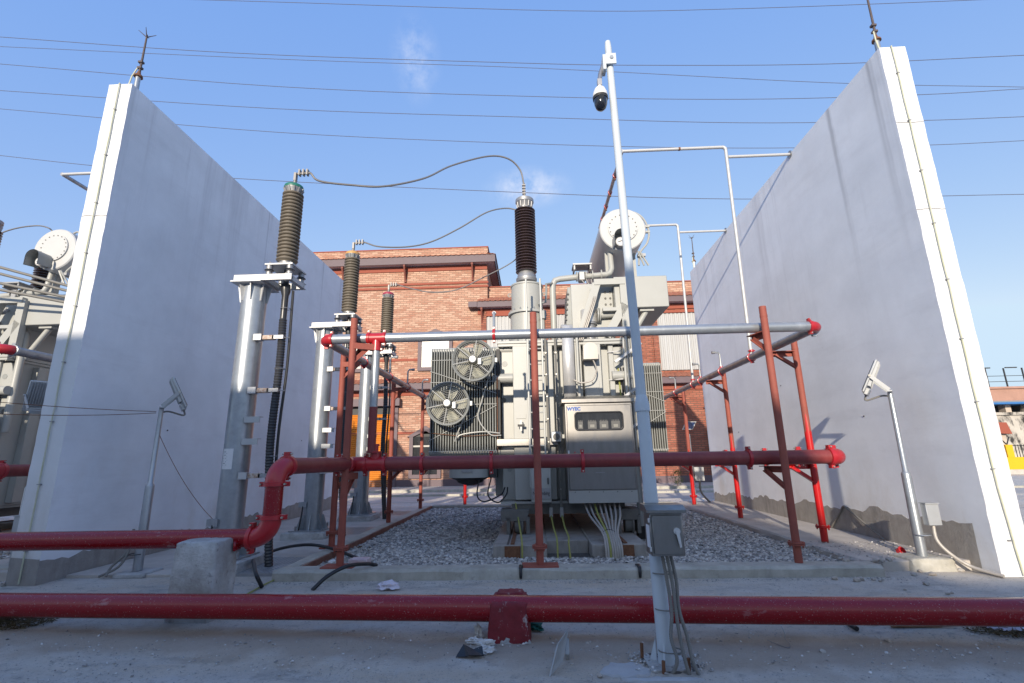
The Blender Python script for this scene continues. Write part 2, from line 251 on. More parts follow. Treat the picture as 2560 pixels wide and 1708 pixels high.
# ---------------------------------------------------------------- mesh builder
WP = {}
def ortho(d):
    d = Vector(d).normalized(); a = Vector((0, 0, 1)) if abs(d.z) < .9 else Vector((1, 0, 0))
    u = d.cross(a).normalized(); return u, d.cross(u).normalized()
class MB:
    def __init__(s): s.v = []; s.f = []
    def add(s, vs, fs):
        o = len(s.v); s.v += [tuple(v) for v in vs]; s.f += [tuple(i+o for i in f) for f in fs]; return s
    def box(s, x0, x1, y0, y1, z0, z1):
        x0, x1 = sorted((x0, x1)); y0, y1 = sorted((y0, y1)); z0, z1 = sorted((z0, z1))
        return s.add([(x0,y0,z0),(x1,y0,z0),(x1,y1,z0),(x0,y1,z0),(x0,y0,z1),(x1,y0,z1),(x1,y1,z1),(x0,y1,z1)],
            [(0,3,2,1),(4,5,6,7),(0,1,5,4),(1,2,6,5),(2,3,7,6),(3,0,4,7)])
    def beam(s, p, q, w, h, up=(0,0,1)):
        p = Vector(p); q = Vector(q); d = (q-p).normalized(); up = Vector(up)
        if abs(d.dot(up)) > .98: up = Vector((0,1,0))
        a = d.cross(up).normalized(); b = a.cross(d)
        vs = [c + a*sx*w/2 + b*sz*h/2 for c in (p, q) for sx, sz in ((-1,-1),(1,-1),(1,1),(-1,1))]
        return s.add(vs, [(0,1,2,3),(7,6,5,4),(0,4,5,1),(1,5,6,2),(2,6,7,3),(3,7,4,0)])
    def cyl(s, p, q, r0, r1=None, n=16, caps=True):
        r1 = r0 if r1 is None else r1; return s.rings([(p, r0), (q, r1)], n, caps)
    def rings(s, pr, n=16, caps=True):
        """rings about the straight axis from the first point to the last"""
        P = [Vector(p) for p, r in pr]; u, w = ortho(P[-1]-P[0]); o = len(s.v)
        for p, (_, r) in zip(P, pr):
            for k in range(n): a = 2*math.pi*k/n; s.v.append(tuple(p + u*math.cos(a)*r + w*math.sin(a)*r))
        for i in range(len(P)-1):
            for k in range(n):
                k2 = (k+1) % n; s.f.append((o+i*n+k, o+i*n+k2, o+(i+1)*n+k2, o+(i+1)*n+k))
        if caps:
            s.f.append(tuple(o+k for k in reversed(range(n)))); s.f.append(tuple(o+(len(P)-1)*n+k for k in range(n)))
        return s
    def lathe(s, prof, c, n=24, axis=(0,0,1), caps=True):
        c = Vector(c); ax = Vector(axis).normalized(); return s.rings([(c+ax*z, r) for r, z in prof], n, caps)
    def tube(s, pts, r, n=8, caps=True):
        P = [Vector(p) for p in pts]; m = len(P); o = len(s.v); T = []
        for i in range(m):
            t = P[min(i+1, m-1)] - P[max(i-1, 0)]; T.append(t.normalized())
        u, w = ortho(T[0])
        for i in range(m):
            if i:
                u = (u - T[i]*u.dot(T[i])).normalized(); w = T[i].cross(u)
            ri = r[i] if hasattr(r, '__len__') else r
            for k in range(n): a = 2*math.pi*k/n; s.v.append(tuple(P[i] + u*math.cos(a)*ri + w*math.sin(a)*ri))
        for i in range(m-1):
            for k in range(n):
                k2 = (k+1) % n; s.f.append((o+i*n+k, o+i*n+k2, o+(i+1)*n+k2, o+(i+1)*n+k))
        if caps: s.f.append(tuple(o+k for k in reversed(range(n)))); s.f.append(tuple(o+(m-1)*n+k for k in range(n)))
        return s
    def ring(s, c, axis, R, r, n=32, k=6):
        u, w = ortho(axis); c = Vector(c); pts = [c + u*math.cos(2*math.pi*i/n)*R + w*math.sin(2*math.pi*i/n)*R for i in range(n+1)]
        return s.tube(pts, r, k, False)
    def sphere(s, c, r, n=16, m=8, sc=(1,1,1)):
        c = Vector(c); o = len(s.v)
        for i in range(m+1):
            t = math.pi*i/m
            for k in range(n): a = 2*math.pi*k/n; s.v.append((c.x+r*sc[0]*math.sin(t)*math.cos(a), c.y+r*sc[1]*math.sin(t)*math.sin(a), c.z+r*sc[2]*math.cos(t)))
        for i in range(m):
            for k in range(n): k2=(k+1)%n; s.f.append((o+i*n+k, o+(i+1)*n+k, o+(i+1)*n+k2, o+i*n+k2))
        return s
    def prism(s, poly, off):
        """extrude a planar polygon (3-D points) by vector off"""
        off = Vector(off); P = [Vector(p) for p in poly]; n = len(P)
        nn = sum(((P[i]-P[0]).cross(P[(i+1)%n]-P[0]) for i in range(1, n)), Vector())
        if nn.dot(off) > 0: P.reverse()
        vs = P + [p+off for p in P]
        return s.add(vs, [tuple(range(n)), tuple(range(2*n-1, n-1, -1))] + [(i, i+n, (i+1)%n+n, (i+1)%n)[::1] for i in range(n)])
    def rock(s, c, r, seed=0, sc=(1,1,.7)):
        bm = bmesh.new(); bmesh.ops.create_icosphere(bm, subdivisions=1, radius=1)
        rg = random.Random(seed); c = Vector(c)
        vs = [c + Vector((v.co.x*sc[0], v.co.y*sc[1], v.co.z*sc[2]))*r*rg.uniform(.7, 1.2) for v in bm.verts]
        bm.verts.index_update(); fs = [[v.index for v in f.verts] for f in bm.faces]; bm.free(); return s.add(vs, fs)
    def build(s, name, m, parent=None, smooth=40, bevel=0, seg=1, origin=None):
        V = np.array(s.v, dtype=float); lo, hi = V.min(0), V.max(0)
        O = Vector(origin) if origin is not None else Vector(((lo[0]+hi[0])/2, (lo[1]+hi[1])/2, lo[2]))
        me = bpy.data.meshes.new(name); me.from_pydata([tuple(v) for v in (V-np.array(O))], [], s.f)
        if isinstance(m, str): m = M[m]
        me.materials.append(m); me.validate()
        if len(s.f) < 30000:
            bm = bmesh.new(); bm.from_mesh(me); bmesh.ops.recalc_face_normals(bm, faces=bm.faces); bm.to_mesh(me); bm.free()
        if smooth:
            me.polygons.foreach_set('use_smooth', [True]*len(me.polygons)); me.set_sharp_from_angle(angle=math.radians(smooth))
        o = bpy.data.objects.new(name, me); COL.objects.link(o); WP[o] = O
        if parent is not None: o.parent = parent; o.location = O - WP[parent]
        else: o.location = O
        if bevel:
            b = o.modifiers.new('bevel', 'BEVEL'); b.width = bevel; b.segments = seg; b.limit_method = 'ANGLE'; b.angle_limit = math.radians(40); b.harden_normals = False
        return o
def tag(o, label=None, cat=None, group=None, kind=None):
    for k, v in (('label', label), ('category', cat), ('group', group), ('kind', kind)):
        if v: o[k] = v
    return o
def thing(name, label, cat, loc, group=None):
    o = bpy.data.objects.new(name, None); COL.objects.link(o); o.empty_display_size = .2; o.location = Vector(loc); WP[o] = Vector(loc)
    return tag(o, label, cat, group)
def copy_tree(o, shift, label=None, parent=None):
    c = o.copy(); COL.objects.link(c)
    if parent is not None: c.parent = parent
    else:
        c.location = o.location + Vector(shift)
        if label: c['label'] = label
    for ch in o.children: copy_tree(ch, shift, None, c)
    return c
def inst(o, shift, parent=None):
    """another copy of a part (shared mesh) moved by shift"""
    c = o.copy(); COL.objects.link(c); c.location = o.location + Vector(shift); WP[c] = WP[o] + Vector(shift); return c
def pbx(mb, px0, px1, py0, py1, Y, d):
    cx, cy = (px0+px1)/2, (py0+py1)/2
    return mb.box(at(px0, cy, Y).x, at(px1, cy, Y).x, Y, Y+d, at(cx, py1, Y).z, at(cx, py0, Y).z)
def smoothpts(pts, n=6):
    """Catmull-Rom through the points"""
    P = [Vector(p) for p in pts]; P = [P[0]*2-P[1]] + P + [P[-1]*2-P[-2]]; out = []
    for i in range(1, len(P)-2):
        a, b, c, d = P[i-1:i+3]
        for k in range(n):
            t = k/n; out.append(.5*((2*b) + (c-a)*t + (2*a-5*b+4*c-d)*t*t + (3*b-a-3*c+d)*t**3))
    out.append(P[-2]); return out
def corrugated(pts, r, pitch=.014, depth=.14, n=8):
    P = [Vector(p) for p in pts]; L = [0]
    for a, b in zip(P, P[1:]): L.append(L[-1] + (b-a).length)
    m = int(L[-1]/pitch*2); q = []; rr = []; j = 0
    for i in range(m+1):
        l = L[-1]*i/m
        while j < len(L)-2 and L[j+1] < l: j += 1
        t = (l-L[j])/max(1e-6, L[j+1]-L[j]); q.append(P[j].lerp(P[j+1], t)); rr.append(r*(1 if i % 2 else 1-depth))
    return MB().tube(q, rr, n)
BAY = Vector((-12.58, 0, 0))          # the next transformer bay, beyond the left fire wall
# ================================================================ ground
def grid_mesh(name, xs, ys, zf, m, kind='structure'):
    X, Y = np.meshgrid(xs, ys); nx, ny = len(xs), len(ys); Z = zf(X, Y)
    me = bpy.data.meshes.new(name); V = np.stack([X.ravel(), Y.ravel(), Z.ravel()], 1)
    i = np.arange(nx*ny).reshape(ny, nx); F = np.stack([i[:-1,:-1], i[:-1,1:], i[1:,1:], i[1:,:-1]], -1).reshape(-1, 4)
    me.from_pydata(V.tolist(), [], F.tolist()); me.materials.append(M[m]); me.polygons.foreach_set('use_smooth', [True]*len(F))
    o = bpy.data.objects.new(name, me); COL.objects.link(o); o['kind'] = kind; return o
def zground(X, Y):
    z = np.zeros_like(X)
    for k in range(9):
        fx, fy, ph = RNG.uniform(.8, 7), RNG.uniform(1.2, 9), RNG.uniform(0, 6.28)
        z += np.sin(X*fx + Y*fy*.6 + ph)*np.cos(Y*fy - X*fx*.3 + 2*ph) * .010/(1+.35*k)
    near = np.clip((7.0-Y)/1.2, 0, 1)*np.clip((9-np.abs(X))/2, 0, 1)
    # ridge of loose material along the big pipe
    ridge = .02*np.exp(-((Y-4.45+.06*X)/.22)**2)*(np.sin(X*2.1)*.5+.6)
    return (z*.55 + ridge)*near - .006
xs = np.concatenate([[-900,-300,-120,-60,-30,-16], np.arange(-9, 9.01, .07), [16, 30, 60, 120, 300, 900]])
ys = np.concatenate([[-300,-100,-40,-16,-6,0], np.arange(1.6, 7.3, .06), [9, 12, 16, 20, 30, 45, 70, 120, 300, 1200]])
grid_mesh('ground', xs, ys, zground, 'ground')
# kerbs, walkway and pit of the transformer bay
def bevbox(name, m, x0, x1, y0, y1, z0, z1, kind='structure', parent=None, bevel=.012):
    o = MB().box(x0, x1, y0, y1, z0, z1).build(name, m, parent, bevel=bevel)
    if kind: o['kind'] = kind
    return o
def rough_kerb(name, m, x0, x1, y0, y1, z1, step=.22, seed=3, amp=.009):
    """a cast kerb with slightly uneven, chipped arrises"""
    rg = random.Random(seed); L = max(x1-x0, y1-y0); n = int(L/step); vs = []; fs = []; alongx = (x1-x0) > (y1-y0)
    for i in range(n+1):
        t = i/n; j = lambda a=amp: rg.uniform(-a, a); c = .02 + abs(j(.018))
        if alongx:
            x = x0+(x1-x0)*t; prof = [(x, y0+j(), -.06), (x, y0+j(), z1-c), (x, y0+c+j(), z1+j(.004)), (x, y1-.015, z1+j(.004)), (x, y1+j(), z1-.02), (x, y1, -.06)]
        else:
            y = y0+(y1-y0)*t; prof = [(x0+j(), y, -.06), (x0+j(), y, z1-c), (x0+c, y, z1+j(.004)), (x1-.015, y, z1+j(.004)), (x1+j(), y, z1-.02), (x1, y, -.06)]
        vs += prof
    for i in range(n):
        for k in range(5): a = i*6+k; fs.append((a, a+1, a+7, a+6))
    fs += [tuple(range(6)), tuple(n*6+k for k in range(6))]
    o = MB().add(vs, fs).build(name, m, smooth=35); o['kind'] = 'structure'; return o
rough_kerb('kerb', 'kerb', -3.45, 4.32, 6.76, 7.06, .125)
rough_kerb('kerb', 'kerb', -3.46, -3.235, 7.064, 15.9, .12, seed=5)
bevbox('kerb', 'rustface', -3.233, -3.20, 7.10, 15.9, -.05, .112, bevel=0)
rough_kerb('kerb', 'kerb', -3.2, 4.25, 15.9, 16.2, .12, seed=6)
rough_kerb('kerb', 'slab', 4.26, 4.50, 7.064, 15.9, .124, seed=8)
bevbox('walkway', 'slab', 4.502, 5.63, 7.066, 16.2, -.05, .118)
# the cracked slabs and trench covers on the left
xsl = [-6.54, -5.55, -4.62]; 
for j in range(8):
    y0 = 7.06 + j*1.16
    for i in range(2):
        bevbox('paving_slab', 'slab', xsl[i]+.006, xsl[i+1]-.006, y0+.006, y0+1.15, -.05, .028+RNG.uniform(0, .008), bevel=.006)
    if j not in (0, 3, 6): bevbox('trench_cover', 'slab', -4.614, -3.47, y0+.008, y0+1.148, -.05, .032+RNG.uniform(0, .01), bevel=.006)
def checker(x0, x1, y0, y1, z):
    mb = MB().box(x0, x1, y0, y1, -.04, z); a = .035; k = 0; y = y0+a
    while y < y1-a:
        x = x0 + a + (k % 2)*.03
        while x < x1-a:
            d = 1 if (int((x-x0)/.06)+k) % 2 else -1
            mb.beam((x-.013, y-.008*d, z+.001), (x+.013, y+.008*d, z+.001), .007, .004); x += .06
        y += .035; k += 1
    o = mb.build('checker_plate', 'checker', smooth=0); o['kind'] = 'structure'
checker(-4.61, -3.475, 7.075, 8.21, .034)
for j in (3, 6): checker(-4.61, -3.475, 7.07+j*1.16, 8.2+j*1.16, .034)
# far yard: kerb line and pale road in front of the brick building
bevbox('road', 'slab', -30, 40, 18.5, 21.4, -.02, .004, bevel=0); bevbox('road_kerb', 'kerb', -30, 40, 21.4, 21.62, -.05, .09)
bevbox('pavement', 'slab', -20, 11.6, 24.4, 27, -.05, .13); bevbox('road_kerb', 'kerb', -20, 11.6, 24.2, 24.396, -.05, .12)
# gravel of the oil pit
def stones(name, n, x0, x1, y0, y1, z, rmin, rmax, m, keep=None, flat=.65, kind='stuff', bias=1.0):
    P = np.stack([RNG.uniform(x0, x1, n), y0 + (y1-y0)*RNG.uniform(0, 1, n)**bias], 1)
    if keep is not None: P = P[keep(P)]
    n = len(P); R = RNG.uniform(0, 1, n)**2*(rmax-rmin)+rmin
    base = np.array([(-1,-.6,-.5),(.9,-.8,-.6),(1,.7,-.5),(-.7,.9,-.6),(-.6,-.7,.5),(.7,-.5,.6),(.5,.8,.5),(-.8,.5,.6),(0,0,.95)])
    F = np.array([(0,1,5),(0,5,4),(1,2,6),(1,6,5),(2,3,7),(2,7,6),(3,0,4),(3,4,7),(4,5,8),(5,6,8),(6,7,8),(7,4,8)])
    V = base[None]*(1+RNG.uniform(-.35, .35, (n, 9, 3))); V *= np.stack([RNG.uniform(.7, 1.2, n), RNG.uniform(.7, 1.2, n), RNG.uniform(.5, 1, n)*flat], 1)[:, None]
    a = RNG.uniform(0, 6.28, n); tl = RNG.normal(0, .45, n)
    ca, sa, ct, st = np.cos(a)[:,None], np.sin(a)[:,None], np.cos(tl)[:,None], np.sin(tl)[:,None]
    x, y, zz = V[...,0], V[...,1], V[...,2]; y, zz = y*ct-zz*st, y*st+zz*ct; x, y = x*ca-y*sa, x*sa+y*ca
    V = np.stack([x, y, zz], -1)*R[:,None,None]*.62
    V[...,0] += P[:,0,None]; V[...,1] += P[:,1,None]; V[...,2] += (z(P) if callable(z) else z + np.zeros(n))[:,None] + R[:,None]*RNG.uniform(.0, .35, n)[:,None]
    FF = (F[None] + (np.arange(n)*9)[:,None,None]).reshape(-1, 3)
    me = bpy.data.meshes.new(name); me.vertices.add(n*9); me.vertices.foreach_set('co', V.reshape(-1).astype(np.float32))
    me.loops.add(len(FF)*3); me.loops.foreach_set('vertex_index', FF.reshape(-1).astype(np.int32)); me.polygons.add(len(FF))
    me.polygons.foreach_set('loop_start', (np.arange(len(FF))*3).astype(np.int32)); me.update(calc_edges=True)
    at_ = me.attributes.new('tint', 'FLOAT', 'POINT'); at_.data.foreach_set('value', np.repeat(RNG.uniform(0, 1, n), 9).astype(np.float32))
    me.materials.append(M[m]); o = bpy.data.objects.new(name, me); COL.objects.link(o); o['kind'] = kind; return o
pit = bevbox('pit_floor', 'dirt', -3.2, 4.255, 7.064, 15.9, -.05, .006, bevel=0)
def pitkeep(P): return ~((P[:,0] > -.68) & (P[:,0] < 1.72) & (P[:,1] > 7.97) & (P[:,1] < 13.6))
stones('gravel_bed', 46000, -3.19, 4.25, 7.07, 11.0, .018, .020, .056, 'gravel', pitkeep, bias=1.25)
stones('gravel_bed', 20000, -3.19, 4.25, 11.0, 15.88, .018, .034, .07, 'gravel', pitkeep)
# loose grit and crumbs on the yard
def zg(P): return zground(P[:,0], P[:,1])
stones('loose_grit', 14000, -6.5, 6.5, 2.4, 6.74, zg, .003, .012, 'grit', bias=1.1)
stones('loose_grit', 1500, -7, 7, 3.9, 4.9, zg, .005, .022, 'grit')
stones('loose_grit', 1500, -4.6, 4.6, 6.55, 6.75, zg, .004, .02, 'grit')
stones('loose_grit', 500, 4.0, 5.6, 7.1, 8.6, .12, .006, .028, 'grit')
# ================================================================ fire walls
def firewall(x0, x1, label, inner):
    t = thing('fire_wall', label, 'wall', ((x0+x1)/2, 6.66, 0))
    y0, y1, H = 6.66, 16.25, 7.72; rg = random.Random(int(x1*10)); n = 64; mb = MB(); vs = []
    for i in range(n+1):
        z = H*i/n; j = lambda: (rg.uniform(-.004, .004) if 0 < i < n else 0)
        vs += [(x0+j(), y0+.25, z), (x0+j()*1.3, y0+j()*.5, z), (x1+j()*1.3, y0+j()*.5, z), (x1, y0+.25, z), (x1, y1, z), (x0, y1, z)]
    body = []; endf = []
    for i in range(n):
        for k in range(6):
            q = (i*6+k, i*6+(k+1) % 6, (i+1)*6+(k+1) % 6, (i+1)*6+k); (endf if k == 1 else body).append(q)
    body += [tuple(n*6+k for k in range(6))]
    MB().add(vs, body).build('wall_panel', 'wall', t, smooth=25); 
    e = MB().add(vs, endf).build('wall_end', 'wallend', t, smooth=25)
    # bare render band along the foot with a ragged upper edge
    xi = x1 if inner > 0 else x0; s = inner*.005; mb = MB(); vs = []; fs = []; m = 90
    if inner > 0: hz = lambda y: .30 + .03*math.sin(y*2.3) + (.10 if y > 12.3 else 0)
    else: hz = lambda y: .60 - .025*(y-6.7) + .035*math.sin(y*3.1)
    ya = y0-.005 if inner > 0 else y0+.25
    for i in range(m+1):
        y = ya + (y1-ya)*i/m; z = hz(y) + rg.uniform(-.035, .035) + (.02 if (i//5) % 2 else -.015)
        vs += [(xi+s, y, -.02), (xi+s, y, z), (xi-s, y, z+.004)]
    for i in range(m): fs += [(3*i, 3*i+1, 3*i+4, 3*i+3), (3*i+1, 3*i+2, 3*i+5, 3*i+4)]
    if inner > 0:
        o = len(vs); vs += [(x0-.006, y0-.006, -.02), (x1+.005, y0-.006, -.02), (x1+.005, y0-.006, hz(ya)), (x0-.006, y0-.006, .34)]; fs.append((o, o+1, o+2, o+3))
    MB().add(vs, fs).build('plinth_band', 'plinth', t, smooth=0)
    xc = (x0+x1)/2 + (.0 if inner > 0 else -.02); pts = []
    for i in range(24):
        z = H - i*H/23; pts.append((xc + rg.uniform(-.006, .006) + (.0 if inner > 0 else .05*max(0, (1.2-z)))*1, y0-.022, max(z, .02)))
    pts = [(xc, y0+.2, H+.015)] + pts; MB().tube(pts, .010, 6).build('earth_cable', 'earth', t)
    for i in range(9):
        z = H-.5-i*.85; MB().box(xc-.022, xc+.022, y0-.034, y0-.004, z-.006, z+.006).build('cable_clip', 'alu', t)
    # hairline cracks across the painted end
    for z in ((6.35, 4.9) if inner < 0 else (5.3,)):
        MB().tube([(x0+(x1-x0)*k/8, y0-.004, z+rg.uniform(-.012, .012)) for k in range(9)], .004, 4).build('crack', 'plinth', t)
    for k in range(3):
        y = 8.6 + k*2.6; z = 2.1+(k % 2)*.9
        MB().cyl((xi+s*.2, y, z), (xi+s*2.5, y, z), .012, n=8).build('tie_hole', 'dirt', t)
    return t
wl = firewall(-6.95, -6.55, 'tall white fire wall on the left, its inner face in shade', 1)
wr = firewall(5.63, 6.03, 'tall white fire wall on the right with drip stains near its top corner', -1)
def lightning_rod(x, y, z0, h, label, lean=0):
    t = thing('lightning_rod', label, 'lightning rod', (x, y, z0), 'lightning rods on the fire walls')
    MB().cyl((x, y, z0-.02), (x+lean*.2, y, z0+.34), .042, .04, 12).build('mast_tube', 'galv', t)
    MB().lathe([(.02,.32),(.07,.33),(.065,.36),(.03,.40),(.025,.44)], (x, y, z0), 10).build('rusty_collar', 'rust', t)
    MB().tube([(x, y, z0+.34), (x+.01, y, z0+.62), (x+.015+lean, y, z0+h)], [.022, .018, .013], 8).build('rod', 'rod', t)
    for zz in (.5, .62): MB().box(x-.035, x+.04, y-.03, y+.03, z0+zz, z0+zz+.035).build('clamp', 'rod', t)
    for a in range(4):
        d = Vector((math.cos(a*1.57+.5), math.sin(a*1.57+.5), .75))*.13
        MB().cyl(Vector((x+.015+lean, y, z0+h-.05)), Vector((x+.015+lean, y, z0+h-.05))+d, .009, .004, 6).build('prong', 'rod', t)
    MB().tube([(x-.06, y-.1, z0), (x-.06, y-.06, z0+.3), (x-.03, y-.02, z0+.5)], .012, 6).build('earth_cable', 'earth', t)
lightning_rod(-6.68, 6.88, 7.72, 1.22, 'lightning rod with small prongs on the corner of the left fire wall')
lightning_rod(5.80, 6.88, 7.72, 1.75, 'lightning rod on the near corner of the right fire wall, cut by the frame')
lightning_rod(5.75, 16.1, 7.72, 1.25, 'thin lightning rod on the far end of the right fire wall')
t = thing('wall_pipe_stub', 'bent grey conduit leaning on the foot of the right fire wall', 'conduit', (5.55, 9.3, .12))
MB().tube(smoothpts([(5.60, 10.05, .14), (5.605, 9.72, .42), (5.605, 9.58, .55), (5.60, 9.42, .50), (5.55, 8.55, .14)], 5), .016, 8).build('tube', 'conduit', t)
# ================================================================ overhead wires
def wire(pts, Y, r, label):
    P = [at(x*1.08936, y*1.08936, Y) for x, y in pts]
    P = [P[0] + (P[0]-P[1])*2.0] + smoothpts(P, 6) + [P[-1] + (P[-1]-P[-2])*2.0]
    o = MB().tube(P, r, 6).build('overhead_wire', 'ohl'); return tag(o, label, 'wire', 'overhead power lines')
YW = 24
wire([(300,-5),(640,5),(1300,25),(1700,20),(2240,0),(2400,-8)], YW, .016, 'topmost overhead wire, leaving the frame at both upper edges')
wire([(0,85),(540,122),(1200,145),(1500,150),(1900,147),(2350,127)], YW, .017, 'second overhead wire from the top, crossing behind both lightning rods')
wire([(0,107),(640,136),(1240,157),(1900,190),(2350,200)], YW+.8, .015, 'overhead wire just under the second one, falling to the right')
wire([(0,147),(640,199),(1240,222),(1700,228),(2100,218),(2350,204)], YW, .016, 'overhead wire passing just below the dome camera')
wire([(0,208),(640,250),(1240,270),(1700,282),(2100,277),(2350,268)], YW, .016, 'overhead wire in the middle of the sky, under the dome camera wire')
wire([(0,250),(640,304),(1240,331),(1700,340),(2100,334),(2350,323)], YW, .015, 'overhead wire level with the tall sprinkler pipe top')
wire([(0,357),(210,380),(530,409),(1150,440),(1700,457),(2350,446)], YW, .016, 'lowest overhead wire, passing behind the front bushing top')
# ================================================================ brick building
BY = 27.0
bld = thing('brick_building', 'red brick power station building with tiled eaves and an orange shutter', 'building', (0, BY, 0))
def bpart(name, m, x0, x1, y0, y1, z0, z1, parent=bld, bevel=0): return MB().box(x0, x1, y0, y1, z0, z1).build(name, m, parent, bevel=bevel)
bpart('tower_wall', 'brick', -22, -2.44, BY, BY+12, .45, 13.05)
bpart('parapet', 'brick', -22, -2.44, BY+.35, BY+11.6, 13.05, 14.0); bpart('coping', 'mould', -22, -2.40, BY+.31, BY+11.6, 14.0, 14.06)
bpart('side_wall', 'brick2', -2.435, 12.2, BY+.02, BY+11, .45, 10.55); bpart('parapet', 'brick', -2.43, 12.2, BY+.4, BY+10.6, 10.55, 11.42)
bpart('coping', 'mould', -2.43, 12.2, BY+.36, BY+10.7, 11.42, 11.48)
bpart('plinth', 'fascia', -22, -2.44, BY-.05, BY, .10, .48); bpart('plinth', 'fascia', -2.43, 12.2, BY-.04, BY+.02, .10, .48)
def eave(x0, x1, zf0, zf1, over, ztop, right_end=True, y=BY, back=0):
    """lean-to tiled eave: rows of tiles, a fascia board, soffit and dentil band"""
    yf = y-over
    f = MB().box(x0, x1+(over if right_end else 0), yf, yf+.05, zf0, zf1).build('fascia', 'fascia', bld)
    if right_end and back: MB().box(x1+over-.05, x1+over, yf+.052, y+back, zf0, zf1).build('fascia', 'fascia', bld)
    MB().box(x0, x1+(over-.06 if right_end else 0), yf+.055, y-.003, zf0+.02, zf0+.05).build('soffit', 'soffit', bld)
    if right_end and back: MB().box(x1+.003, x1+over-.06, y, y+back, zf0+.02, zf0+.05).build('soffit', 'soffit', bld)
    rows = 5; mb = MB(); xe = x1+(over if right_end else 0)
    for r in range(rows):
        a, b = r/rows, (r+1)/rows; ya = yf-.06+(over+.35)*a; yb = yf-.06+(over+.35)*b+.05; za = zf1+(ztop-zf1)*a+.012; zb = zf1+(ztop-zf1)*b+.02
        n = int((xe-x0)/.30); 
        for k in range(n):
            xa = x0+(xe-x0)*k/n; xb = x0+(xe-x0)*(k+1)/n-.012; xm = (xa+xb)/2
            mb.add([(xa,ya,za),(xm,ya,za+.045),(xb,ya,za),(xa,yb,zb),(xm,yb,zb+.045),(xb,yb,zb),(xa,ya,za-.025),(xm,ya,za+.02),(xb,ya,za-.025)], [(0,1,4,3),(1,2,5,4),(6,7,1,0),(7,8,2,1)])
    if right_end and back:
        mb.add([(x1+over+.05, yf, zf1+.01), (x1+over+.05, y+back, zf1+.01), (x1, y+back, ztop), (x1, y, ztop)], [(0,1,2,3)])
    o = mb.build('roof_tiles', 'tile', bld, smooth=0); o['kind'] = 'stuff'
    MB().box(x0, x1-.01, y-.06, y-.004, zf0-.30, zf0-.02).build('dentil_band', 'mould', bld)
def bracket(x, ztop, h=.95, over=.45, y=BY):
    b = MB(); b.box(x-.06, x+.06, y-.10, y-.004, ztop-h, ztop); b.beam((x, y-.06, ztop-h+.1), (x, y-over, ztop-.08), .09, .09); b.box(x-.06, x+.06, y-over-.04, y-.101, ztop-.12, ztop); b.build('bracket', 'bracket', bld)
eave(-22, -2.44, 12.72, 13.16, .5, 13.52, True, back=9); 
for x in (-19.2, -15.0, -11.0, -7.3, -3.3): bracket(x, 12.70)
for z in (11.32, 11.56): bpart('band_course', 'mould', -22, -2.38, BY-.07, BY-.004, z, z+.12)
for z in (7.0, 2.9): bpart('band_course', 'mould', -22, -2.40, BY-.05, BY-.004, z, z+.14)
eave(-3.0, 12.2, 9.95, 10.28, .5, 10.75, False)
MB().box(-3.5, -2.98, BY-.5, BY-.004, 9.97, 10.28).build('fascia', 'fascia', bld)
for x in (-2.75, 2.6, 6.3): bracket(x, 9.93)
eave(-13.2, -2.6, 5.32, 5.66, .55, 6.12, False)
for x in (-12.3, -7.45, -4.6): bracket(x, 5.30, .7)
eave(4.6, 12.2, 5.34, 5.68, .5, 6.10, False)
bpart('canopy_beam', 'fascia', -13.2, -7.3, BY-.4, BY-.004, 4.45, 4.86)
def rshutter(x0, x1, z0, z1):
    bpart('shutter_frame', 'fascia', x1, x1+.42, BY-.10, BY-.004, .15, 4.44); bpart('shutter_frame', 'fascia', x0-.42, x0, BY-.10, BY-.004, .15, 4.44)
    bpart('shutter_recess', 'dark', x0, x1, BY-.05, BY-.004, z1, 4.44)
    s = thing('roller_shutter', None, None, ((x0+x1)/2, BY-.06, z0)); s.parent = bld; s.location = Vector(((x0+x1)/2, BY-.06, z0)) - WP[bld]
    n = 38; h = (z1-z0)/n
    a = MB().add([(x0,BY-.03,z0),(x1,BY-.03,z0),(x1,BY-.075,z0+h*.45),(x0,BY-.075,z0+h*.45),(x1,BY-.03,z0+h*.97),(x0,BY-.03,z0+h*.97)], [(0,1,2,3),(3,2,4,5)]).build('slat', 'shutter', s, smooth=0)
    for k in range(1, n): inst(a, (0, 0, h*k))
rshutter(-12.4, -7.86, .15, 4.02)
def gable_window(x0, x1, z0, z1, peak, fill='winfill', mull=True):
    f = thing('window', None, None, ((x0+x1)/2, BY-.05, z0)); f.parent = bld; f.location = Vector(((x0+x1)/2, BY-.05, z0)) - WP[bld]
    w = .2; mb = MB(); mb.box(x0, x0+w, BY-.14, BY-.003, z0, z1); mb.box(x1-w, x1, BY-.14, BY-.003, z0, z1); mb.box(x0+w+.001, x1-w-.001, BY-.15, BY-.003, z0, z0+w)
    xm = (x0+x1)/2; mb.prism([(x0-.15, BY-.16, z1), (xm, BY-.16, peak-.02), (xm, BY-.16, peak-.30), (x0+w, BY-.16, z1)], (0, .15, 0)); mb.prism([(x1+.15, BY-.16, z1), (xm, BY-.16, peak-.02), (xm, BY-.16, peak-.30), (x1-w, BY-.16, z1)], (0, .15, 0))
    mb.build('frame', 'fascia', f, smooth=0)
    MB().box(x0+w, x1-w, BY-.06, BY-.02, z0+w, z1).build('pane', fill, f)
    MB().prism([(x0+w, BY-.05, z1+.002), (x1-w, BY-.05, z1+.002), (xm, BY-.05, peak-.31)], (0, .03, 0)).build('gable_panel', 'dark', f, smooth=0)
    if mull: MB().box(x0+w, x1-w, BY-.075, BY-.062, z1-.55, z1-.46).build('rail', 'winfill', f)
gable_window(-6.42, -4.45, 6.41, 8.35, 8.85); gable_window(-10.9, -8.95, 6.41, 8.35, 8.85)
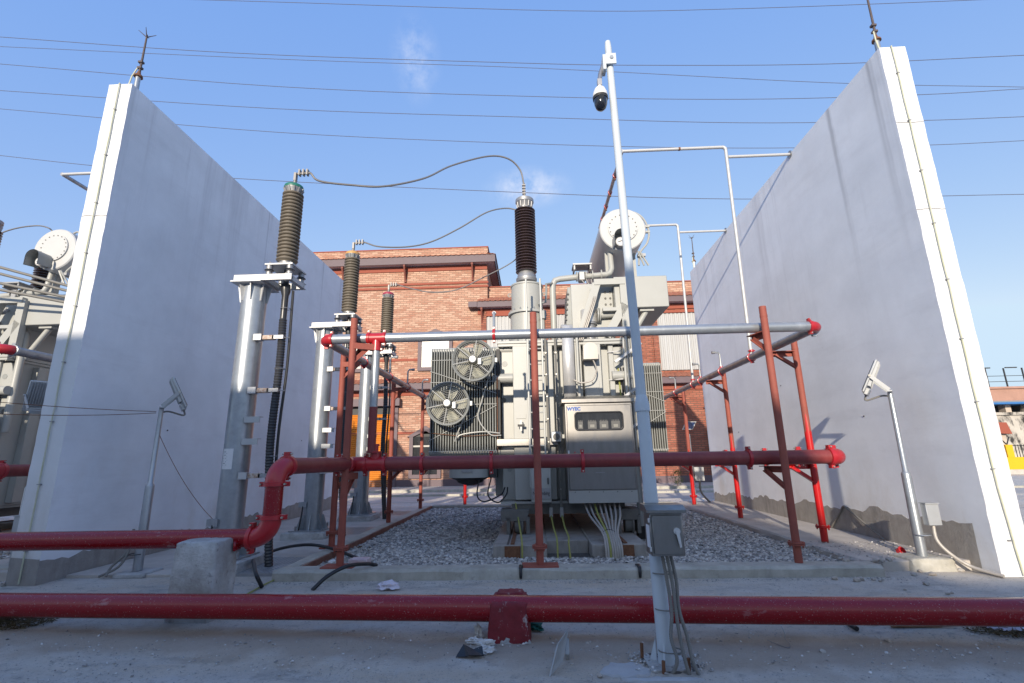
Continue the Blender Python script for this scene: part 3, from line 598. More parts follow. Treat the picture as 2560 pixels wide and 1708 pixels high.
gable_window(-6.75, -5.0, .55, 2.75, 3.36, 'glass'); gable_window(9.4, 11.0, .55, 4.0, 4.6, 'glass')
def panel_window(x0, x1, z0, z1):
    f = thing('window', None, None, ((x0+x1)/2, BY, z0)); f.parent = bld; f.location = Vector(((x0+x1)/2, BY, z0)) - WP[bld]
    MB().box(x0-.3, x0, BY-.12, BY-.003, z0-.1, z1+.3).build('pier', 'brick2', f); MB().box(x1, x1+.3, BY-.12, BY-.003, z0-.1, z1+.3).build('pier', 'brick2', f)
    MB().box(x0-.001, x1+.001, BY-.14, BY-.003, z1, z1+.14).build('lintel', 'mould', f); n = int((x1-x0)/.21); w = (x1-x0)/n
    a = MB().add([(x0+.002,BY-.02,z0),(x0+w*.3,BY-.02,z0),(x0+w*.42,BY-.06,z0),(x0+w*.86,BY-.06,z0),(x0+w*.998,BY-.02,z0),(x0+.002,BY-.02,z1-.002),(x0+w*.3,BY-.02,z1-.002),(x0+w*.42,BY-.06,z1-.002),(x0+w*.86,BY-.06,z1-.002),(x0+w*.998,BY-.02,z1-.002)],
        [(0,1,6,5),(1,2,7,6),(2,3,8,7),(3,4,9,8)]).build('corrugated_panel', 'white_sheet', f, smooth=0)
    for k in range(1, n): inst(a, (w*k, 0, 0))
panel_window(-2.5, .1, 6.2, 9.5); panel_window(1.2, 3.6, 6.2, 9.5); panel_window(7.2, 9.7, 6.12, 9.4)
bpart('door', 'shutter', -2.0, -.9, BY-.03, BY+.018, .15, 2.3); bpart('door_frame', 'fascia', -2.25, -2.0, BY-.1, BY+.018, .15, 2.45)
bpart('ramp', 'slab', -3.1, -.9, BY-2.2, BY-.06, .0, .14)
# ================================================================ far surroundings
def house(name, label, x0, x1, y0, y1, h, m, wins, mw='shadewin', cat='building', extra=None):
    t = thing(name, label, cat, ((x0+x1)/2, y0, 0)); MB().box(x0, x1, y0, y1, 0, h).build('wall', m, t)
    MB().box(x0-.2, x1+.2, y0-.2, y1+.2, h, h+.25).build('roof', m, t)
    for (a, b, c, d) in wins:
        w = MB().box(a, b, y0-.06, y0-.004, c, d).build('window', mw, t)
        MB().box(a-.08, a, y0-.1, y0-.004, c, d).build('frame', 'soffit', w); MB().box(b, b+.08, y0-.1, y0-.004, c, d).build('frame', 'soffit', w)
    return t
# pale apartment block far beyond the next bay
pa = at(20, 790, 75)
ap = house('apartment_block', 'cream apartment block far behind the neighbouring transformer', pa.x-22, at(52, 780, 75).x, 75, 88, at(30, 738, 75).z, 'cream',
    [(at(0,760,75).x, at(14,760,75).x, at(0,752,75).z-2.0, at(0,752,75).z+.2), (at(-40,760,75).x, at(-22,760,75).x, at(0,752,75).z-2.0, at(0,752,75).z+.2), (at(0,790,75).x, at(10,790,75).x, at(0,785,75).z-2.0, at(0,785,75).z+.2)])
b2 = at(58, 800, 78); MB().box(at(53, 780, 75).x+.05, at(78, 780, 78).x, 76, 86, 0, at(66, 768, 78).z).build('stair_tower', 'houseb', ap)
MB().box(at(40,730,74).x, at(58,730,74).x, 76, 79, at(30,738,75).z+.26, at(30,726,75).z).build('roof_tank', 'green', ap)
# houses beyond the yellow yard wall
h1 = house('old_house', 'mouldy whitewashed house with a blue tarpaulin over its upper floor', 41.4, 70, 47, 57, at(2520, 1038, 47).z, 'mould_wall', [])
zt = at(2520, 1038, 47).z; zu = at(2520, 1012, 47).z
MB().box(41.6, 70, 46.2, 48.8, zu, zu+.16).build('tarpaulin', 'blue', h1); MB().box(41.2, 70, 46.3, 56, zu+.17, zu+.3).build('sheet_roof', 'shadewin', h1); MB().box(41.5, 70, 48.4, 56, zt+.26, zu-.01).build('upper_room', 'dark', h1)
for k in range(7): MB().box(41.7+k*1.9, 42.2+k*1.9, 47.1, 47.8, zt+.26, zu-.01).build('column', 'houseb' if k % 2 else 'mould_wall', h1)
h2 = house('rooftop_house', 'pale pink house with a flat roof and iron rails behind the old house', 55.9, 90, 62, 74, at(2520, 972, 62).z, 'housep', [])
for k in range(9):
    MB().box(56.3+k*2.2, 56.42+k*2.2, 62.2, 62.32, at(2520,972,62).z+.25, at(2520,972,62).z+2.6).build('rail_post', 'dark', h2)
for dz in (.9, 1.6): MB().box(56, 90, 62.24, 62.3, at(2520,972,62).z+dz, at(2520,972,62).z+dz+.06).build('rail', 'dark', h2)
for k in (1, 5): MB().box(55.6+(k//2)*1.6, 57.0+(k//2)*1.6, 62.2, 62.34, at(2520,972,62).z+2.6, at(2520,972,62).z+2.72).build('antenna_bar', 'dark', h2)
h3 = house('brown_shed', 'small beige shed with a brown roof behind the yellow wall', 35.0, at(2515, 1090, 41).x, 41, 46, at(2490, 1070, 41).z-.4, 'houseb', [])
MB().prism([(34.8, 40.6, at(2490,1070,41).z-.3), (at(2517,1090,41).x+.1, 40.6, at(2490,1070,41).z-.5), (at(2505,1060,41).x, 40.6, at(2500,1057,41).z), (34.8, 40.6, at(2500,1055,41).z)], (0, 5.5, 0)).build('pitched_roof', 'mould', h3)
YY = 33.0; yz0 = .35; yz1 = at(2540, 1143, YY).z; yz2 = at(2520, 1112, YY).z
yw = thing('yard_wall', 'bright yellow boundary wall with pillars and dark railing', 'wall', (36, YY, 0))
MB().box(26, 70, YY, YY+.3, .22, yz1).build('wall_panel', 'yellow', yw); MB().box(26, 70, YY-.15, YY-.004, 0, .30).build('footing', 'slab', yw)
for k in range(12):
    x = at(2517, 1130, YY).x + (k-2)*2.05; MB().box(x, x+.42, YY-.02, YY+.32, yz1+.002, yz2).build('pillar', 'yellow', yw)
    MB().beam((x+.2, YY+.1, yz2), (x+.45, YY+.1, yz2+.5), .05, .05).build('barb_arm', 'dark', yw); MB().beam((x+.2, YY+.1, yz2), (x-.15, YY+.1, yz2+.45), .05, .05).build('barb_arm', 'dark', yw)
    g = MB()
    for q in range(9): g.box(x+.5+q*.18, x+.53+q*.18, YY+.1, YY+.13, yz1, yz2)
    g.box(x+.43, x+2.04, YY+.1, YY+.13, yz2-.08, yz2-.03); g.build('railing', 'dark', yw)
# unseen building behind viewer: roof steps fit the shade edge, pale walls bounce fill
sb = thing('unseen_shade_building', 'unseen stepped building behind the viewer that shades the yard', 'building', (-16, -14, 0))
MB().box(-48, -9.6, -24, -14, 0, 9.0).build('high_block', 'bounce_white', sb); MB().box(-9.59, -6.5, -24, -14, 0, 8.45).build('middle_block', 'bounce_white', sb); MB().box(-6.49, -.8, -24, -14, 0, 8.05).build('step_block', 'bounce_white', sb); MB().box(-.79, 26, -24, -14, 0, 5.55).build('low_block', 'bounce_white', sb)
for x0, x1, z in ((-48.2, -9.6, 9.0), (-9.58, -6.5, 8.45), (-6.49, -.75, 8.05), (-.74, 26, 5.55)): MB().box(x0, x1, -24.2, -13.9, z+.002, z+.15).build('roof_slab', 'slab', sb)
# ================================================================ power transformer
TX = Vector((.5, 9.4, .1))
tx = thing('power_transformer', 'big pale grey oil transformer with two front fans in the middle bay', 'transformer', (.5, 9.4, .1))
def sub(name, parent, loc, label=None):
    e = bpy.data.objects.new(name, None); COL.objects.link(e); e.empty_display_size = .1; e.parent = parent; e.location = Vector(loc)-WP[parent]; WP[e] = Vector(loc)
    if label: e['label'] = label
    return e
def T(mb, name, m='tx', parent=None, **k): return mb.build(name, m, parent or tx, **k)
# --- tank
tank = T(MB().box(-.60, 1.80, 9.6, 13.4, .74, 3.70), 'tank', bevel=.015)
def stif(x0, x1, y0, y1, z0=.76, z1=3.66): return T(MB().box(x0, x1, y0, y1, z0, z1), 'stiffener', parent=tank, bevel=.01)
for a, b in ((-.36, -.02), (.30, .42), (.62, .98), (1.02, 1.36)): stif(a, b, 9.36, 9.598)
stif(1.52, 1.62, 9.45, 9.598)
for k in range(6):
    y = 9.95+k*.62; T(MB().box(-.76, -.602, y, y+.2, .8, 3.6), 'stiffener', parent=tank, bevel=.01); T(MB().box(1.802, 1.95, y, y+.2, .8, 3.6), 'stiffener', parent=tank, bevel=.01)
# jacking lugs: perforated ear plates left and right with a lifting pad
for s, xe in ((-1, -.60), (1, 1.80)):
    pl = MB().prism([(xe, 9.50, 3.62), (xe-s*.25, 9.50, 3.62), (xe-s*.25, 9.50, 2.95), (xe+s*.16, 9.50, 2.95), (xe+s*.16, 9.50, 3.12), (xe+s*.03, 9.50, 3.55)], (0, .09, 0)).build('lug_plate', 'tx', tx, smooth=0)
    T(MB().cyl((xe+s*.14, 9.42, 3.03), (xe-s*.24, 9.42, 3.03), .09, n=20), 'jacking_pad', parent=pl)
    T(MB().cyl((xe-s*.08, 9.495, 3.33), (xe-s*.08, 9.499, 3.33), .055, n=20), 'lug_hole', 'txd', parent=pl)
    T(MB().cyl((xe-s*.04, 9.594, 2.62), (xe-s*.04, 9.598, 2.62), .055, n=20), 'inspection_hole', 'under', parent=tank)
T(MB().cyl((-.46, 9.594, 1.30), (-.46, 9.598, 1.30), .045, n=20), 'inspection_hole', 'txd', parent=tank)
# cover flange with its row of bolts
cover = T(MB().box(-.66, 1.86, 9.34, 13.5, 3.705, 3.76), 'tank_cover', bevel=.008); T(MB().box(-.64, 1.84, 9.36, 13.45, 3.655, 3.70), 'tank_flange')
b0 = T(MB().cyl((-.56, 9.40, 3.64), (-.56, 9.40, 3.80), .014, n=6).cyl((-.56, 9.40, 3.762), (-.56, 9.40, 3.785), .026, n=6), 'flange_bolt', 'bolt', parent=cover)
for k in range(1, 16): inst(b0, (k*.156, 0, 0))
# --- turret and bushings
def shed_profile(n, z0, h, rc, rs, thick=.5):
    p = h/n; out = []
    for i in range(n):
        z = z0+i*p; out += [(rc, z), (rs*.985, z+p*(.5-thick/2)), (rs, z+p*.5), (rs*.985, z+p*(.5+thick/2)), (rc, z+p*.97)]
    return out
def bushing(y, full=True):
    x = -.05; tu = T(MB().lathe([(.36,3.76),(.36,4.46)], (x, y, 0), 40), 'turret')
    T(MB().lathe([(.41,4.45),(.41,4.50)], (x, y, 0), 40), 'turret_flange', parent=tu); T(MB().lathe([(.335,4.505),(.335,5.08),(.35,5.085),(.35,5.12),(.30,5.13)], (x, y, 0), 40), 'upper_turret', parent=tu)
    for k in range(16):
        a = k*math.pi/8; c = Vector((x+.375*math.cos(a), y+.375*math.sin(a), 4.50)); T(MB().cyl(c, c+Vector((0,0,.05)), .018, .014, 6), 'turret_bolt', 'bolt', parent=tu)
    for s in (-1, 1): T(MB().ring((x+s*.37, y, 4.93), (0,1,0), .035, .012, 12, 5), 'lifting_eye', parent=tu)
    b = T(MB().lathe(shed_profile(23, 5.42, 1.52, .150, .232, .20), (x, y, 0), 36), 'bushing_insulator', 'porc', smooth=30)
    T(MB().lathe([(.13,5.12),(.13,5.20),(.21,5.21),(.225,5.25),(.225,5.29),(.205,5.30),(.17,5.43)], (x, y, 0), 32), 'lower_flange', 'alu', parent=b)
    T(MB().lathe([(.155,6.93),(.15,6.97),(.165,7.0),(.195,7.10),(.205,7.11),(.205,7.18),(.19,7.195),(.07,7.215),(.04,7.22)], (x, y, 0), 32), 'head_casting', 'alu', parent=b)
    for k in range(12):
        a = k*math.pi/6; c = Vector((x+.185*math.cos(a), y+.185*math.sin(a), 6.97)); T(MB().beam(c+Vector((-.02*math.cos(a),-.02*math.sin(a),0)), c+Vector((0,0,.12)), .012, .05), 'head_rib', 'alu', parent=b)
    tm = MB().cyl((x, y, 7.2), (x, y, 7.62), .022, .016, 10)
    for k in range(5): tm.box(x-.045, x+.03, y-.03, y+.03, 7.27+k*.07, 7.295+k*.07)
    T(tm, 'terminal_clamp', 'line', parent=b)
for y in (10.0, 11.45, 12.9): bushing(y)
# --- conservator on its frame
cv = T(MB().lathe([(.0,0),(.47,.0),(.49,.02),(.49,2.9),(.47,2.92),(0,2.92)], (2.03, 9.65, 6.22), 48, (0,1,0)), 'conservator', 'txw')
T(MB().cyl((2.03, 9.62, 6.25), (2.03, 9.648, 6.25), .315, n=40), 'end_cover', 'txw', parent=cv)
for k in range(18):
    a = k*2*math.pi/18; c = Vector((2.03+.285*math.cos(a), 9.612, 6.25+.285*math.sin(a))); T(MB().cyl(c, c+Vector((0,.012,0)), .013, n=8), 'cover_bolt', 'under', parent=cv)
gx, gzz = 1.93, 5.86
hood = MB(); hv = []; n = 10
for k in range(n+1):
    a = math.pi*k/n; hv += [(gx-.15*math.cos(a), 9.30, gzz+.06+.15*math.sin(a)), (gx-.15*math.cos(a), 9.62, gzz+.06+.15*math.sin(a))]
hv = [(gx-.15, 9.30, gzz-.14), (gx-.15, 9.62, gzz-.10)] + hv + [(gx+.15, 9.30, gzz-.14), (gx+.15, 9.62, gzz-.10)]
T(hood.add(hv, [(2*i, 2*i+2, 2*i+3, 2*i+1) for i in range(len(hv)//2-1)]), 'gauge_hood', 'txd', parent=cv)
T(MB().cyl((gx, 9.48, gzz), (gx, 9.60, gzz), .10, n=28), 'oil_gauge', 'alu', parent=cv); T(MB().cyl((gx, 9.474, gzz), (gx, 9.479, gzz), .082, n=28), 'gauge_face', 'paper', parent=cv)
T(MB().beam((gx-.05, 9.47, gzz-.01), (gx+.05, 9.47, gzz+.02), .008, .014), 'gauge_needle', 'ink', parent=cv)
T(MB().tube(smoothpts([(2.14,9.9,6.72),(2.30,9.85,6.72),(2.50,9.8,6.55),(2.60,9.75,6.22),(2.54,9.72,5.92),(2.36,9.7,5.68),(2.32,9.7,5.40)], 6), .022, 8), 'breather_pipe', 'tx', parent=cv)
for zz in (6.30, 6.18): T(MB().box(2.50, 2.62, 9.72, 9.78, zz-.02, zz+.02), 'pipe_bracket', 'tx', parent=cv)
for dx in (0, .09): T(MB().cyl((2.42+dx, 9.66, 5.38), (2.30+dx*.4, 9.6, 5.68), .02, n=8), 'drain_pipe', 'tx', parent=cv)
T(MB().box(2.30, 2.46, 9.62, 9.72, 5.58, 5.64), 'valve', 'alu', parent=cv)
for x, y in ((1.74, 10.1), (2.28, 10.1), (1.74, 12.0), (2.28, 12.0)): T(MB().box(x-.06, x+.06, y-.06, y+.06, 4.9, 5.88), 'conservator_leg')
# --- steel boxes and the A-shaped support under the conservator
T(MB().box(1.72, 2.79, 9.42, 10.9, 4.40, 5.06), 'cable_box', bevel=.012)
T(MB().box(.86, 1.715, 9.62, 10.9, 3.765, 5.0), 'terminal_chamber', bevel=.012)
fl = T(MB().prism([(.80, 9.66, 4.95), (.86, 9.66, 4.95), (.86, 9.66, 3.95), (.72, 9.66, 3.8)], (0, .8, 0)), 'chamber_flange', 'txd', smooth=0)
for k in range(9): T(MB().cyl((.80-k*.012, 9.62, 4.8-k*.11), (.80-k*.012, 9.655, 4.8-k*.11), .022, n=6), 'flange_bolt', 'under', parent=fl)
fr = T(MB().beam((1.31, 9.40, 4.93), (1.92, 9.40, 4.93), .16, .12), 'support_frame')
for p, q in (((1.36, 9.40, 4.90), (.98, 9.40, 3.80)), ((1.90, 9.40, 4.45), (1.50, 9.40, 3.80)), ((1.90, 9.40, 4.93), (1.90, 9.40, 3.80))): T(MB().beam(p, q, .16, .13, (0,1,0)), 'strut', parent=fr)
T(MB().beam((1.46, 9.412, 4.36), (1.86, 9.412, 4.36), .12, .07), 'strut', parent=fr)
for xx in (1.56, 1.66):
    for k in range(4): T(MB().cyl((xx, 9.60, 4.80-k*.13), (xx, 9.618, 4.80-k*.13), .022, n=6), 'chamber_bolt', 'under', parent=fr)
T(MB().cyl((2.36, 9.6, 4.36), (1.95, 9.6, 3.72), .055, n=14), 'prop_tube', parent=fr); T(MB().box(2.22, 2.50, 9.5, 9.7, 4.345, 4.395), 'prop_plate', parent=fr)
# --- relay pipe work
T(MB().tube([(.50,9.9,3.76),(.50,9.9,4.95),(.51,9.9,5.10),(.56,9.9,5.2),(.66,9.9,5.23),(1.02,9.9,5.26)], .065, 16), 'oil_pipe')
T(MB().tube([(1.20,9.9,5.27),(1.66,9.9,5.30),(1.74,9.9,5.33),(1.78,9.9,5.42),(1.78,9.95,5.80)], .06, 16), 'oil_pipe')
rl = T(MB().box(1.06, 1.20, 9.80, 10.0, 5.15, 5.36), 'gas_relay', 'alu', bevel=.02)
for x in (1.03, 1.22, 1.36, 1.55): T(MB().cyl((x-.012, 9.9, 5.27+(x-1.03)*.06), (x+.012, 9.9, 5.27+(x-1.03)*.06), .105, n=18), 'pipe_flange', 'tx', parent=rl)
T(MB().box(.94, 1.34, 9.68, 10.05, 5.46, 5.49), 'relay_canopy', 'alu', parent=rl)
for x in (.97, 1.31): T(MB().box(x-.015, x+.015, 9.70, 10.0, 5.36, 5.458), 'canopy_leg', 'alu', parent=rl)
for k in range(3): T(MB().tube(smoothpts([(1.12+k*.10, 9.8, 5.16), (1.30+k*.02, 9.55, 4.75-.02*k), (1.28+.03*k, 9.33, 4.60), (.98+k*.035, 9.32, 3.80), (.93+k*.035, 9.3, 3.72)], 5), .011, 6), 'relay_conduit', 'cond2', parent=rl)
T(MB().tube([(.18,9.7,4.62),(.34,9.7,4.66),(.36,9.7,4.9),(.36,9.7,5.05),(.50,9.85,5.12)], .025, 8), 'vent_pipe', 'txd')
T(MB().box(.20, .34, 9.62, 9.76, 4.28, 4.46), 'sample_valve', 'txd', bevel=.01); T(MB().cyl((.27, 9.69, 3.76), (.27, 9.69, 4.28), .035, n=10), 'valve_stem', 'txd')
# --- pressure relief device with its discharge elbow
pr = T(MB().lathe([(.12,3.76),(.12,4.0),(.155,4.01),(.155,4.05),(.13,4.06),(.13,4.10),(.165,4.11),(.165,4.15),(.10,4.16)], (1.20, 9.62, 0), 28), 'relief_valve', 'alu')
T(MB().lathe([(.165,4.155),(.165,4.42),(.15,4.43),(0,4.43)], (1.20, 9.62, 0), 28), 'valve_drum', 'shiny', parent=pr); T(MB().cyl((1.20, 9.62, 4.43), (1.20, 9.62, 4.55), .025, n=8), 'valve_lever', 'alu', parent=pr)
T(MB().cyl((1.36, 9.55, 4.29), (1.385, 9.55, 4.29), .15, n=24).cyl((1.40, 9.55, 4.29), (1.42, 9.55, 4.29), .15, n=24), 'elbow_flange', 'tx', parent=pr)
for k in range(8): a = k*math.pi/4; c = Vector((1.355, 9.55+.12*math.cos(a), 4.29+.12*math.sin(a))); T(MB().cyl(c-Vector((.02,0,0)), c, .014, n=6), 'flange_bolt', 'bolt', parent=pr)
T(MB().tube([(1.42,9.55,4.29),(1.80,9.55,4.31),(1.86,9.55,4.29),(1.91,9.55,4.22),(1.92,9.55,4.12),(1.92,9.55,2.2)], .07, 16), 'discharge_pipe', parent=pr)
# --- ladder
ld = sub('ladder', tx, (.07, 9.10, 1.2))
for x in (-.06, .22): T(MB().cyl((x, 9.10, 1.0), (x, 9.10, 4.95), .020, n=10), 'rail', 'mesh', parent=ld)
for x in (-.06, .22): T(MB().beam((x, 9.10, 3.55), (x, 9.36, 3.55), .03, .03), 'wall_stay', 'mesh', parent=ld); T(MB().beam((x, 9.10, 1.75), (x, 9.36, 1.75), .03, .03), 'wall_stay', 'mesh', parent=ld)
r0 = T(MB().cyl((-.04, 9.10, 1.42), (.20, 9.10, 1.42), .014, n=8), 'rung', 'mesh', parent=ld)
for k in range(1, 8): inst(r0, (0, 0, .302*k))
# --- earthing bars on stand-off insulators, ending in sleeved cables
for i, x in enumerate((.285, .475)):
    bb = sub('earthing_bar', tx, (x, 9.2, .7)); T(MB().box(x-.022, x+.022, 9.20, 9.21, .62, 3.95), 'bar', 'under', parent=bb)
    for k in range(7): T(MB().cyl((x, 9.21, .95+k*.42), (x, 9.36, .95+k*.42), .022, n=8), 'standoff', 'porc', parent=bb); T(MB().cyl((x, 9.19, .95+k*.42), (x, 9.20, .95+k*.42), .014, n=6), 'bolt', 'bolt', parent=bb)
    T(MB().box(x-.03, x+.03, 9.16, 9.20, .48, .64), 'cable_lug', 'alu', parent=bb); T(MB().tube([(x, 9.17, .50), (x+.02, 8.75, .36), (x+.04, 8.1, .30), (x+.04-.02*i, 7.93, .24), (x+.04, 7.90, .02)], .014, 8), 'earth_tail', 'yg', parent=bb)
T(MB().tube([(-.35, 9.3, .72), (-.28, 8.9, .42), (-.22, 8.05, .30), (-.21, 7.93, .22), (-.21, 7.91, .02)], .014, 8), 'earth_tail', 'yg')
# --- shiny cable tray, gauges, plates
ty = 9.22; tp = [(.66+.06, ty+.45, 3.86), (.72, ty+.30, 4.02), (.72, ty+.12, 4.06), (.72, ty, 4.0), (.72, ty, 2.5)]
tr = MB()
for i, (x, y, z) in enumerate(tp):
    s = .11
    tr.v += [(x-s, y, z), (x+s, y, z)]
    if i: tr.f.append((2*i-2, 2*i-1, 2*i+1, 2*i))
tray = T(tr, 'cable_tray', 'shiny', smooth=20); tray.modifiers.new('solid', 'SOLIDIFY').thickness = .03
T(MB().box(-.68, .50, 9.24, 9.335, 1.73, 1.86), 'cable_duct', 'stain', bevel=.006); T(MB().cyl((-.60, 9.25, 1.795), (-.60, 9.45, 1.795), .062, n=16), 'duct_end', 'stain')
jb = T(MB().box(.33, .52, 9.06, 9.235, 1.78, 1.97), 'junction_box', 'lampg', bevel=.015); T(MB().cyl((.425, 9.045, 1.875), (.425, 9.06, 1.875), .062, n=20), 'box_port', 'under', parent=jb); T(MB().box(.50, .64, 9.18, 9.22, 1.85, 1.92), 'box_bracket', 'tx', parent=jb)
gh = sub('winding_thermometer', tx, (1.14, 9.25, 3.4))
hv = []; hx, hz = 1.13, 3.47
for k in range(11): a = math.pi*k/10; hv.append((hx-.135*math.cos(a), 9.06, hz+.02+.135*math.sin(a)))
hv = [(hx-.14, 9.06, hz-.17)] + hv + [(hx+.14, 9.06, hz-.17)]
T(MB().prism(hv, (0, .27, 0)), 'hood', 'stain', parent=gh); T(MB().tube(smoothpts([(hx+.04, 9.12, hz-.16), (hx+.10, 9.14, hz-.36), (hx+.02, 9.16, hz-.55), (hx-.18, 9.18, hz-.60), (.80, 9.2, hz-.54)], 6), .014, 8), 'flexible_lead', 'cond2', parent=gh)
cpv = T(MB().box(1.02+.02, 1.30, 9.345, 9.358, 2.52, 2.92), 'cover_plate', bevel=.004)
for x, z in ((1.06, 2.55), (1.28, 2.55), (1.17, 2.89)): T(MB().cyl((x, 9.335, z), (x, 9.344, z), .012, n=8), 'screw', 'under', parent=cpv)
T(MB().box(-.31, -.12, 9.348, 9.358, 2.24, 2.33), 'rating_plate', 'tx'); 
vl = T(MB().cyl((-.22, 9.22, 2.13), (-.22, 9.36, 2.13), .03, n=10), 'drain_valve', 'alu'); T(MB().box(-.28, -.15, 9.20, 9.24, 2.08, 2.12), 'valve_handle', 'dark', parent=vl); T(MB().box(-.235, -.20, 9.21, 9.25, 2.0, 2.2), 'valve_cap', 'alu', parent=vl)
T(MB().cyl((.90, 9.25, 2.5), (.90, 9.25, 3.9), .028, n=10), 'conduit_pipe', 'tx')
for k in range(2): T(MB().tube(smoothpts([(.82, 9.2, 2.72-k*.12), (.87, 9.18, 2.66-k*.12), (.90, 9.16, 2.45)], 5), .010, 6), 'flexible_lead', 'cond2')
# --- white tap-changer drive box with its sign
db = T(MB().box(-.06, .30, 9.0, 9.34, .74, 1.44), 'drive_box', 'tx', bevel=.012); T(MB().box(.235, .255, 8.975, 9.0, 1.05, 1.16), 'latch', 'dark', parent=db)
sp = T(MB().box(-.05, .285, 8.982, 8.996, .80, .985), 'sign_plate', 'alu', parent=db)
def text_mesh(txt, size, loc, m, parent, rot=(math.pi/2, 0, 0), align='CENTER', name='lettering', bold=0):
    c = bpy.data.curves.new('lettering', 'FONT'); c.body = txt; c.size = size; c.extrude = .0008; c.align_x = align; c.offset = bold; c.resolution_u = 3
    o = bpy.data.objects.new('tmp', c); COL.objects.link(o); dg = bpy.context.evaluated_depsgraph_get()
    me = bpy.data.meshes.new_from_object(o.evaluated_get(dg)); bpy.data.objects.remove(o); bpy.data.curves.remove(c)
    me.materials.clear(); me.materials.append(M[m]); me.name = name
    t = bpy.data.objects.new(name, me); COL.objects.link(t); t.parent = parent; t.location = Vector(loc)-WP[parent]; t.rotation_euler = rot; WP[t] = Vector(loc); return t
tm_ = text_mesh('No climbing', .092, (.118, 8.979, .868), 'ink', db, bold=.0012); tm_.scale = (.66, 1, 1)
# --- stainless control cabinet
cb = sub('control_cabinet', tx, (1.16, 8.75, .72)); x0, x1, yf = .575, 1.765, 8.76
T(MB().box(x0, x1, yf, 9.34, .74, 2.44), 'cabinet_body', 'stain', parent=cb, bevel=.008)
T(MB().prism([(x0-.05, yf-.05, 2.45), (x0-.05, yf-.05, 2.51), (x0+.05, yf+.14, 2.58), (x0+.05, 9.34, 2.58), (x0-.05, 9.38, 2.45)], (x1-x0+.1, 0, 0)), 'cabinet_roof', 'stain', parent=cb, smooth=0)
T(MB().box(x0+.03, x1-.03, yf-.028, yf-.002, .96, 2.40), 'door', 'stain', parent=cb, bevel=.008); T(MB().box(x0+.01, x1-.01, yf-.02, yf-.002, .745, .945), 'kick_panel', 'tx', parent=cb)
for k in range(5): T(MB().cyl((x0+.12+k*.24, yf-.024, .925), (x0+.12+k*.24, yf-.0195, .925), .01, n=6), 'screw', 'under', parent=cb)
def rrect(xa, xb, za, zb, r, y, n=5):
    out = []
    for cx, cz, a0 in ((xb-r, zb-r, 0), (xa+r, zb-r, 90), (xa+r, za+r, 180), (xb-r, za+r, 270)):
        for k in range(n+1): a = math.radians(a0+90*k/n); out.append((cx+r*math.cos(a), y, cz+r*math.sin(a)))
    return out
wx0, wx1, wz0, wz1 = .735, 1.595, 1.955, 2.285; y = yf-.034
o_, i_ = rrect(wx0, wx1, wz0, wz1, .07, y), rrect(wx0+.022, wx1-.022, wz0+.022, wz1-.022, .055, y); n = len(o_)
gk = MB().add(o_+i_, [(k, (k+1) % n, n+(k+1) % n, n+k) for k in range(n)]); gs = T(gk, 'window_seal', 'rubber', parent=cb); gs.modifiers.new('solid', 'SOLIDIFY').thickness = .012
T(MB().prism(rrect(wx0+.01, wx1-.01, wz0+.01, wz1-.01, .06, yf-.0302), (0, .001, 0)), 'window_pane', 'glass', parent=cb, smooth=0)
for k in range(4):
    x = .84+k*.205; w = .15 if k else .085
    T(MB().box(x-w/2, x+w/2, yf-.0325, yf-.0308, 1.985, 2.115), 'meter_case', 'meterglass', parent=cb, bevel=0); T(MB().box(x-w/4, x+w/4, yf-.0345, yf-.033, 2.01, 2.06), 'meter_label', 'mlabel', parent=cb)
    for q in range(5 if k else 3): T(MB().box(x-w/2+.01+q*.028, x-w/2+.024+q*.028, yf-.0325, yf-.0308, 2.118, 2.138), 'meter_terminal', 'meterglass', parent=cb)
text_mesh('WYEC', .082, (.60+.135, yf-.0295, 2.312), 'blueink', cb, bold=.005)
T(MB().box(.60, .625, yf-.055, yf-.028, 1.42, 1.62), 'door_handle', 'paper', parent=cb); T(MB().cyl((.72, yf-.0295, 1.59), (.72, yf-.028, 1.59), .012, n=10), 'red_dot', 'redink', parent=cb)
T(MB().box(1.06, 1.22, yf-.032, yf-.028, 1.235, 1.25), 'door_plate', 'alu', parent=cb)
for x in (x0-.02, x1+.02): T(MB().ring((x, yf+.1, 2.62), (1,0,0), .025, .008, 12, 5), 'lifting_eye', 'bolt', parent=cb)
for k in range(8):
    xa = .86+k*.085; xb = 1.04+k*.034; T(MB().tube(smoothpts([(xa, 8.95, .74), (xa*.75+xb*.25, 8.6, .56), (xb, 8.15, .36), (xb+.01, 7.93, .20), (xb+.01, 7.89, .02)], 5), .017, 8), 'cable_conduit', 'cond2' if k != 2 else 'yg', parent=cb)
T(MB().ring((1.145, 8.10, .335), (0,-.7,1), .105, .006, 20, 5), 'cable_tie', 'rubber', parent=cb)
# --- oil pipes and silica-gel breathers at the right corner
rp = sub('pipe_bank', tx, (2.0, 9.3, .8))
for k in range(5): T(MB().cyl((1.80+k*.062, 9.30+k*.05, 1.62), (1.80+k*.062, 9.30+k*.05, 3.75+.5*(k % 2)), .024, n=10), 'pipe', 'tx', parent=rp)
for z, d in ((3.42, .0), (2.66, .0), (2.02, .0)): T(MB().beam((1.60, 9.22, z-.16), (2.12, 9.22, z+.20), .05, .05), 'angle_bracket', 'galvd', parent=rp)
for z in (2.95, 3.5): T(MB().beam((1.50, 9.44, z), (1.76, 9.34, z), .02, .02), 'bracket_rod', 'alu', parent=rp)
br = T(MB().lathe([(.09,1.32),(.09,1.62),(.105,1.63),(.105,1.66)], (2.02, 9.2, 0), 20), 'breather', 'alu'); T(MB().lathe([(.075,1.10),(.075,1.32)], (2.03, 9.2, 0), 20), 'breather_cup', 'alu', parent=br)
